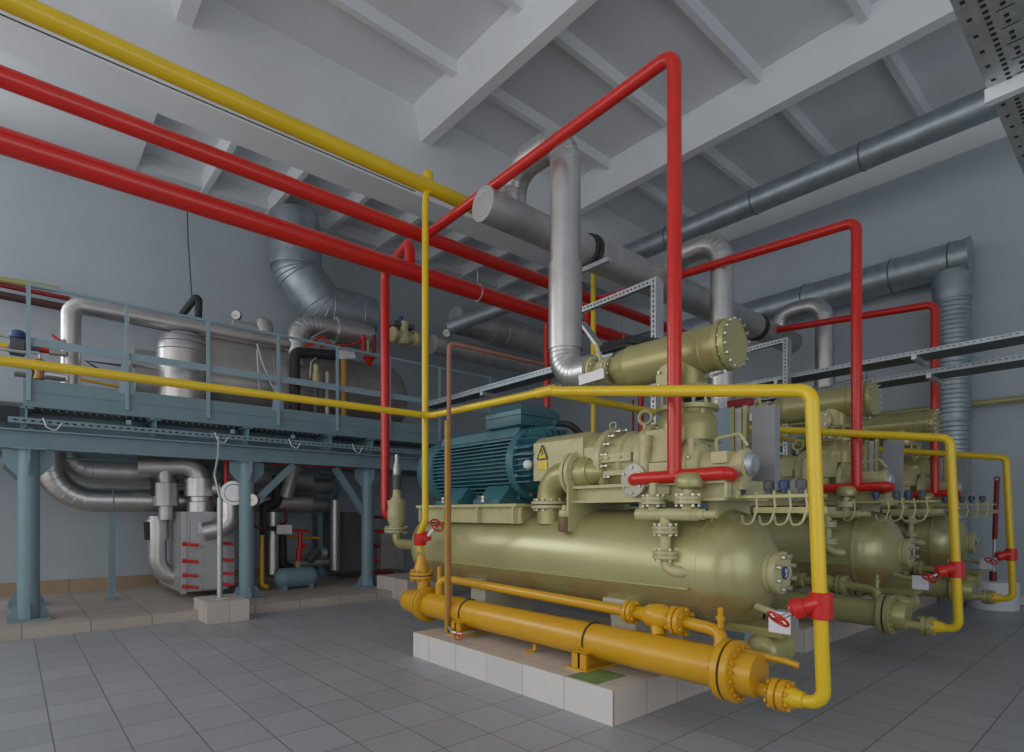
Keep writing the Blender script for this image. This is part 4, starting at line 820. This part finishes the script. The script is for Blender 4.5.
# hanging wires
tag(MB().tube([dp(187, 205, 11.6), dp(188, 240, 11.6), dp(192, 300, 11.4)], .012, 0, 6).build('hanging_wire', 'dark'), 'thin wire hanging down the left wall to the black hose', 'wire')
tag(MB().tube([dp(257, 344, 9.55), dp(262, 362, 9.55), dp(271, 384, 9.55), dp(276, 392, 9.55)], .012, 0, 6).build('loose_cable', 'white'), 'loose pale cable curving down the front of the receiver', 'cable')
tag(MB().tube([dp(257, 350, 9.55), dp(259, 392, 9.55)], .01, 0, 6).build('loose_cable', 'white'), 'straight pale cable hanging down the front of the receiver', 'cable')
tag(MB().tube([dp(353, 362, 9.45), dp(358, 374, 9.45), dp(359, 405, 9.45)], .01, 0, 6).build('loose_cable', 'dark'), 'dark cable dropping from the tilted white sign', 'cable')
# valve station at the left end of the platform
t = thing('control_valve_station', 'small yellow and red control valve line at the left end of the platform', 'valve', dp(25, 365, 9.8))
y0 = 9.8
MB().tube([dp(-10, 345, y0), dp(14, 347, y0)], .045, 0, 12).build('inlet_pipe', 'yellow', t)
c = dp(18, 347, y0); MB().lathe(c + V((-.1, 0, 0)), (1, 0, 0), [(0, .07), (.02, .12), (.16, .12), (.18, .07), (.32, .06)], 16).build('body', 'dark', t)
MB().lathe(c + V((.0, 0, .08)), (0, 0, 1), [(0, .05), (.04, .09), (.1, .09), (.13, .06)], 14).build('actuator', 'bluelabel', t)
MB().tube([dp(33, 348, y0), dp(49, 350, y0)], .05, 0, 12).build('union', 'red', t); MB().tube([dp(49, 352, y0), dp(66, 354, y0)], .04, 0, 12).build('outlet_pipe', 'silver2', t)
MB().tube([dp(-10, 333, y0), dp(30, 340, y0), dp(64, 341, y0)], .025, 0, 8).build('upper_line', 'zinc', t)
MB().bar(dp(52, 335, y0), dp(60, 341, y0), .05, .03).build('lever', 'red', t); MB().bar(dp(19, 355, y0), dp(26, 353, y0), .05, .03).build('lever', 'red', t)
MB().tube([dp(-10, 347.5, y0 - .1), dp(22, 352, y0 - .1), dp(40, 353, y0 - .1), dp(40, 360, y0 - .1)], .02, .03, 8).build('drain_line', 'zinc', t)
t = thing('strainer_assembly', 'brass strainer with silver clad pipe behind the yellow pipe', 'strainer', dp(38, 378, 9.7))
c = dp(38, 370, 9.7); MB().lathe(c - V((0, 0, .14)), (0, 0, 1), [(0, .03), (.02, .07), (.1, .06), (.2, .09), (.28, .06)], 14).build('body', 'brass', t); MB().tube([dp(45, 374, 9.7), dp(66, 377, 9.7)], .07, 0, 14).build('clad_pipe', 'silver', t); MB().tube([dp(14, 370, 9.7), dp(30, 372, 9.7)], .08, 0, 14).build('branch', 'silver2', t)
pipe('thin_platform_pipe', 'thin grey pipe with short drop left of the first railing bracket', 'pipe', [dp(100, 370, 9.9), dp(86, 361, 9.9), dp(126, 366, 9.9)], .02, 'dark', 0, 8)
pipe('yellow_floor_pipe', 'short yellow pipe low on the platform behind the fascia', 'pipe', [dp(80, 379, 9.6), dp(126, 388, 9.6)], .02, 'ochre', 0, 8)
pipe('clad_low_pipe', 'silver clad pipe low behind the railing left of the domed vessel', 'pipe', [dp(130, 362, 9.8), dp(165, 370, 9.8)], .07, 'silver2', 0, 14)
# ---------------------------------------------------------------- under the platform
t = thing('clad_return_bend', 'fat silver clad pipe bending from vertical to horizontal under the platform', 'pipe', dp(70, 508, 10.3))
u0 = dp(50, 452, 10.3); u1 = dp(50, 500, 10.3); u2 = dp(172, 500, 10.3); ru = pr(12.5, 60, 10.3)
zc = dp(100, 500, 10.3).z
lobster([(u0.x, 10.3, 2.66), (u0.x, 10.3, zc), (u2.x + 2.2, 10.3, zc)], ru, .5, 'pipe', 'silver', t, 26, 7)
t = thing('clad_upper_line', 'shorter silver clad pipe running above the fat return bend', 'pipe', dp(100, 470, 10.5))
zc2 = dp(100, 471, 10.6).z; x0 = dp(66, 460, 10.6).x
lobster([(x0, 10.6, 2.66), (x0, 10.6, zc2), (x0 + 3.6, 10.6, zc2)], pr(14, 90, 10.6), .3, 'pipe', 'silver2', t, 26, 5)
t = thing('pipe_prop', 'slim blue-grey prop under the fat clad pipe', 'post', dp(112, 592, 10.3))
g0 = V((dp(112, 500, 10.3).x, 10.3, .12)); MB().box(g0.x - .04, g0.x + .04, 10.26, 10.34, .12, zc - ru).build('post', 'blue', t); MB().box(g0.x - .08, g0.x + .08, 10.22, 10.38, .12, .135).build('base_plate', 'blue', t)
MB().torus((g0.x, 10.3, zc), (1, 0, 0), ru + .005, .01, 24, 5).build('pipe_ring', 'blue', t)
# insulated plate heat exchanger box with red clamp bolts
t = thing('heat_exchanger_box', 'silver insulated heat exchanger box with red clamp ends under the platform', 'heat exchanger', (2.3, 10, .2)); hx = t
X0, X1, Y0, Y1, Z1 = 1.9, 2.64, 9.62, 11.2, 1.36
MB().box(X0, X1 - .08, Y0 + .02, Y1, .22, 1.42).build('casing', 'panelsheet', t)
MB().box(X0, X0 + .07, Y0 - .02, Y0 + .03, .2, 1.42).box(X1 - .12, X1, Y0 - .02, Y0 + .03, .26, 1.3).build('frame_edge', 'panelsheet', t)
MB().box(X0 + .13, X1 - .12, Y0 - .03, Y0 + .03, .9, 1.3).build('name_panel', 'panelsheet', t); MB().box(X0 + .23, X0 + .62, Y0 - .04, Y0 - .03, 1.1, 1.26).build('label_plate', 'white', t)
MB().box(X0 + .3, X0 + .5, Y0 - .02, Y0 + .02, .24, .9).build('front_sheet', 'panelsheet', t)
for zz in (.93, .68, .47, .3):
    for xx in (X0 + .1, X1 - .16): MB().tube([(xx - .06, Y0 - .03, zz + .01), (xx + .12, Y0 - .1, zz - .01)], .022, 0, 8).tube([(xx - .08, Y0 - .02, zz + .01), (xx - .04, Y0 - .03, zz + .01)], .032, 0, 8).build('clamp_bolt', 'red', t)
t = thing('block_post', 'grey pipe post standing on the small tiled block', 'post', (2.1, 8.3, .27))
MB().tube([(2.1, 8.3, .27), (2.1, 8.3, 1.6)], .035, 0, 12).build('post', 'zinc', t); MB().box(2.02, 2.18, 8.22, 8.38, .27, .285).build('base_plate', 'zinc', t)
MB().tube([(2.1, 8.3, 1.6), (2.04, 8.32, 1.9), (2.12, 8.45, 2.2), (2.16, 8.6, 2.45)], .015, .1, 8).build('conduit', 'zinc', t)
# clad valve group above the box
t = thing('clad_valve_group', 'silver clad upright valve body with domed elbow on top of the heat exchanger box', 'valve', dp(199, 515, 9.9))
yv = 9.9; c = dp(200, 480, yv); rv = pr(11, 200, yv)
MB().lathe((c.x, yv, 1.35), (0, 0, 1), [(0, rv * 1.1), (.22, rv * 1.1), (.23, rv * .95), (.3, rv * .95), (.31, rv * 1.3), (.58, rv * 1.3), (.59, rv)], 28).build('body', 'silver', t)
lobster([(c.x, yv, 1.9), (c.x, yv, 2.13), (c.x - .75, yv + .25, 2.09)], rv, .22, 'elbow', 'silver', t)
lobster([(c.x, yv, 1.8), (c.x + .28, yv - .1, 1.78)], rv * .75, 0, 'side_branch', 'silver', t)
t = thing('clad_tee', 'silver clad tee with round flat end facing the aisle under the platform', 'pipe', dp(232, 520, 9.3))
c = dp(234, 493, 9.2); re = pr(12.5, 234, 9.2)
MB().lathe((c.x, 9.2, c.z), (.25, 1, 0), [(0, re * .97), (.01, re), (.5, re)], 30).torus((c.x, 9.2, c.z), (.25, 1, 0), re * .7, .006, 28, 4).build('end_section', 'silver', t)
lobster([(c.x - .02, 9.35, c.z), (c.x - .02, 9.35, 1.2), (c.x - .35, 9.45, 1.12)], re * .75, .2, 'drop_elbow', 'silver', t)
t = thing('clad_small_valve', 'smaller silver clad valve left of the domed valve group', 'valve', dp(166, 510, 10))
c = dp(166, 490, 10.0); MB().lathe((c.x, 10.0, 1.3), (0, 0, 1), [(0, .1), (.2, .1), (.21, .17), (.55, .17), (.56, .11), (.85, .11)], 22).build('body', 'silver2', t); handwheel(t, dp(181, 478, 9.9), (0, -1, .3), .11, 'dark')
MB().bar(dp(152, 478, 9.95), dp(153, 496, 9.95), .04, .05).build('lever', 'black', t)
t = thing('clad_side_pipe', 'silver clad pipe bending under the left side of the heat exchanger box', 'pipe', dp(156, 580, 10.2))
c = dp(157, 520, 10.2); lobster([(c.x, 10.2, 1.35), (c.x, 10.2, .45), (c.x + .5, 10.2, .36)], .13, .3, 'pipe', 'silver', t)
MB().lathe((c.x, 10.2, 1.0), (0, 0, 1), [(0, .13), (0, .16), (.3, .16), (.3, .13)], 20).build('valve_cladding', 'silver', t); MB().bar(dp(146, 522, 10.1), dp(147, 540, 10.1), .04, .06).build('lever', 'black', t)
gauge('pressure_gauge', 'white dial gauge on the brace beside the second platform column', dp(252, 500, 8.95), (-.6, -.75, 0), .1, [dp(252, 510, 8.95)])
# blue receiver on the kerb
t = thing('small_receiver', 'small blue-grey receiver drum lying on the tiled kerb', 'tank', (3.6, 10, .12))
r0 = dp(275, 578, 9.75); r1 = dp(317, 577, 9.75); rq = pr(10, 295, 9.75)
MB().lathe((r0.x, 9.75, .14 + rq), (1, 0, 0), [(0, .02), (.02, rq * .6), (.08, rq * .93), (.14, rq), (r1.x - r0.x - .14, rq), (r1.x - r0.x - .08, rq * .93), (r1.x - r0.x - .02, rq * .6), (r1.x - r0.x, .02)], 28).build('shell', 'blue', t)
MB().tube([(r0.x + .4, 9.75, .14 + 2 * rq - .01), (r0.x + .4, 9.75, .14 + 2 * rq + .1)], .025, 0, 10).build('nozzle', 'blue', t)
for x in (r0.x + .12, r1.x - .15): MB().box(x - .03, x + .03, 9.6, 9.9, .12, .2).build('foot', 'blue', t)
# second heat exchanger, dark, behind the third column
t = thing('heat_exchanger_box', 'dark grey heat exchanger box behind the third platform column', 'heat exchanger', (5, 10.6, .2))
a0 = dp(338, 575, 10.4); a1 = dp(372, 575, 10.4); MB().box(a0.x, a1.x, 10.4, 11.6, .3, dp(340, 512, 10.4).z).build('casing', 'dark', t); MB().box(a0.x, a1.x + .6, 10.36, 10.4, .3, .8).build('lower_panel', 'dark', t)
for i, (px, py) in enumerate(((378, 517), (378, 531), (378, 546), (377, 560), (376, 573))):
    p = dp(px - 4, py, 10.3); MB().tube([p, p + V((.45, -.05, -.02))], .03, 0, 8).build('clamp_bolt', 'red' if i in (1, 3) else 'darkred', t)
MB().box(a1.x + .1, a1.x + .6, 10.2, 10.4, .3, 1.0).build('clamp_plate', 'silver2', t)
# assorted pipes under the platform
pipe('black_riser', 'black insulated riser with dogleg beside the second column', 'pipe', [dp(265, 572, 10.1), dp(265, 506, 10.1), dp(277, 503, 10.1), dp(277, 475, 10.1)], .085, 'black', .06, 12)
pipe('black_riser', 'shorter black insulated pipe right of the slim silver riser', 'pipe', [dp(282, 535, 10.2), dp(282, 565, 10.2), dp(292, 568, 10.2)], .08, 'black', .06, 12)
pipe('clad_riser', 'slim silver clad riser under the platform between black pipes', 'pipe', [dp(273, 574, 10.0), dp(273, 512, 10.0)], .095, 'silver', 0, 14)
pipe('clad_riser', 'silver clad riser beside the dark heat exchanger box', 'pipe', [dp(335, 570, 10.3), dp(335, 500, 10.3)], .09, 'silver', 0, 14)
pipe('clad_riser', 'slanted dull clad pipe behind the diagonal brace', 'pipe', [dp(285, 498, 10.0), dp(296, 462, 10.0)], .11, 'silver2', 0, 14)
pipe('clad_header', 'dull silver clad header under the platform right part, upper', 'pipe', [dp(282, 483, 11.0), dp(330, 485, 11.0)], .18, 'silver2', 0, 20)
pipe('clad_header', 'dull silver clad header under the platform right part, lower', 'pipe', [dp(282, 505, 11.0), dp(326, 505, 11.0)], .15, 'silver2', 0, 20)
pipe('clad_header', 'low clad pipe on the kerb behind the small receiver', 'pipe', [dp(275, 565, 10.6), dp(333, 561, 10.6)], .07, 'silver2', 0, 14)
pipe('red_sprinkler_line', 'thin red line under the platform beam with short drop', 'pipe', [dp(226, 492, 9.3), dp(226, 461, 9.3), (dp(375, 461, 9.3).x, 9.3, dp(226, 461, 9.3).z)], .025, 'red', .03, 8)
pipe('red_thin_pipe', 'thin red pipe with bends behind the second column', 'pipe', [dp(254, 462, 9.8), dp(254, 527, 9.8), dp(262, 528, 9.8)], .025, 'darkred', .04, 8)
pipe('red_thin_pipe', 'thin red pipe above the white sign under the platform', 'pipe', [dp(286, 497, 10.2), dp(286, 523, 10.2), dp(280, 524, 10.2)], .025, 'darkred', .03, 8)
pipe('red_thin_pipe', 'horizontal thin red pipe right of the white sign', 'pipe', [dp(292, 530, 10.0), dp(310, 531, 10.0)], .025, 'red', 0, 8)
pipe('yellow_thin_pipe', 'thin yellow pipe dropping to the kerb beside the second column', 'pipe', [dp(262, 535, 9.9), dp(262, 585, 9.9), dp(268, 587, 9.8)], .035, 'ochre', .06, 10)
pipe('yellow_thin_pipe', 'thin yellow pipe with short drop behind the red stem valve', 'pipe', [dp(286, 537, 10.3), dp(320, 538, 10.3)], .025, 'ochre', .06, 10)
t = thing('stem_valve', 'upright red and white stem valve above the small receiver', 'valve', dp(299, 565, 10.0))
MB().tube([dp(300, 531, 10.0), dp(300, 548, 10.0)], .04, 0, 10).build('stem', 'red', t); MB().tube([dp(299, 548, 10.0), dp(299, 561, 10.0)], .05, 0, 10).tube([dp(299, 544, 10.0), dp(306, 546, 10.0)], .04, 0, 8).build('body', 'red', t); MB().tube([dp(298, 561, 10.0), dp(298, 567, 10.0)], .05, 0, 10).build('base', 'ochre', t)
t = thing('sign_board', 'blank white sign plate on the slim silver riser under the platform', 'sign', dp(280, 534, 9.7))
MB().prism([dp(277, 525, 9.7), dp(292, 525, 9.7), dp(292, 534, 9.7), dp(277, 534, 9.7)], (0, .02, 0)).build('plate', 'white', t); MB().tube([dp(268, 528, 9.75), dp(278, 529, 9.75)], .04, 0, 8).build('arm', 'black', t)
t = thing('grey_pump', 'small grey pump with motor on the kerb between receiver and column', 'pump', dp(312, 560, 10.5))
c = dp(312, 556, 10.5); MB().lathe(c, (.5, 0, .6), [(-.12, .06), (-.1, .09), (.15, .09), (.16, .05)], 14).build('motor', 'dark', t); MB().lathe(c + V((.15, 0, .05)), (1, 0, 0), [(0, .12), (.1, .12)], 14).build('casing', 'zinc', t)
# ================================================================== LIGHT, CAMERA
w = bpy.data.worlds.new('World'); bpy.context.scene.world = w; w.use_nodes = True
bg = w.node_tree.nodes['Background']; bg.inputs['Color'].default_value = (.82, .90, 1.0, 1); bg.inputs['Strength'].default_value = .58
def area(name, loc, target, sx, sy, power, color):
    l = bpy.data.lights.new(name, 'AREA'); l.shape = 'RECTANGLE'; l.size = sx; l.size_y = sy; l.energy = power; l.color = color
    o = bpy.data.objects.new(name, l); col.objects.link(o); o.location = loc
    o.rotation_euler = (V(target) - V(loc)).to_track_quat('-Z', 'Y').to_euler(); return o
area('daylight_window_side', (-6.5, 4.5, 3.5), (4, 4.5, 2.6), 13, 5.0, 900, (1.0, .97, .93))
area('daylight_window_back', (1.0, -4.8, 2.6), (4, 4, 5.0), 9, 4.5, 420, (.95, .97, 1.0))
area('daylight_window_end', (-3.6, YW - .08, 4.3), (-3.4, 0, 3.4), 4.6, 4.4, 600, (.95, .98, 1.0))
m = MB()
for x in (-6.0, -4.4, -2.8, -1.2): m.box(x - .05, x + .05, YW - .07, YW - .01, 2.0, 6.6)
for z in (2.0, 4.3, 6.6): m.box(-6.05, -1.15, YW - .07, YW - .01, z - .05, z + .05)
struct('window_1', m, 'white', (0, 0, 0))
cam = bpy.data.cameras.new('Camera'); co = bpy.data.objects.new('Camera', cam); col.objects.link(co)
co.location = (0, 0, EYE); co.rotation_euler = (PI / 2, 0, PI / 2 - TH - PI / 2 + 0.0)
cam.sensor_width = 36; cam.sensor_fit = 'HORIZONTAL'; cam.lens = FPX * 36 / 1024; cam.shift_y = (HY - 376) / 1024; cam.clip_start = .05
bpy.context.scene.camera = co
co.rotation_euler = (PI / 2, 0, math.atan2(FW[1], FW[0]) - PI / 2)
vs = bpy.context.scene.view_settings; vs.view_transform = 'Standard'; vs.look = 'None'; vs.exposure = -1.38; vs.gamma = 1; vs.use_curve_mapping = False
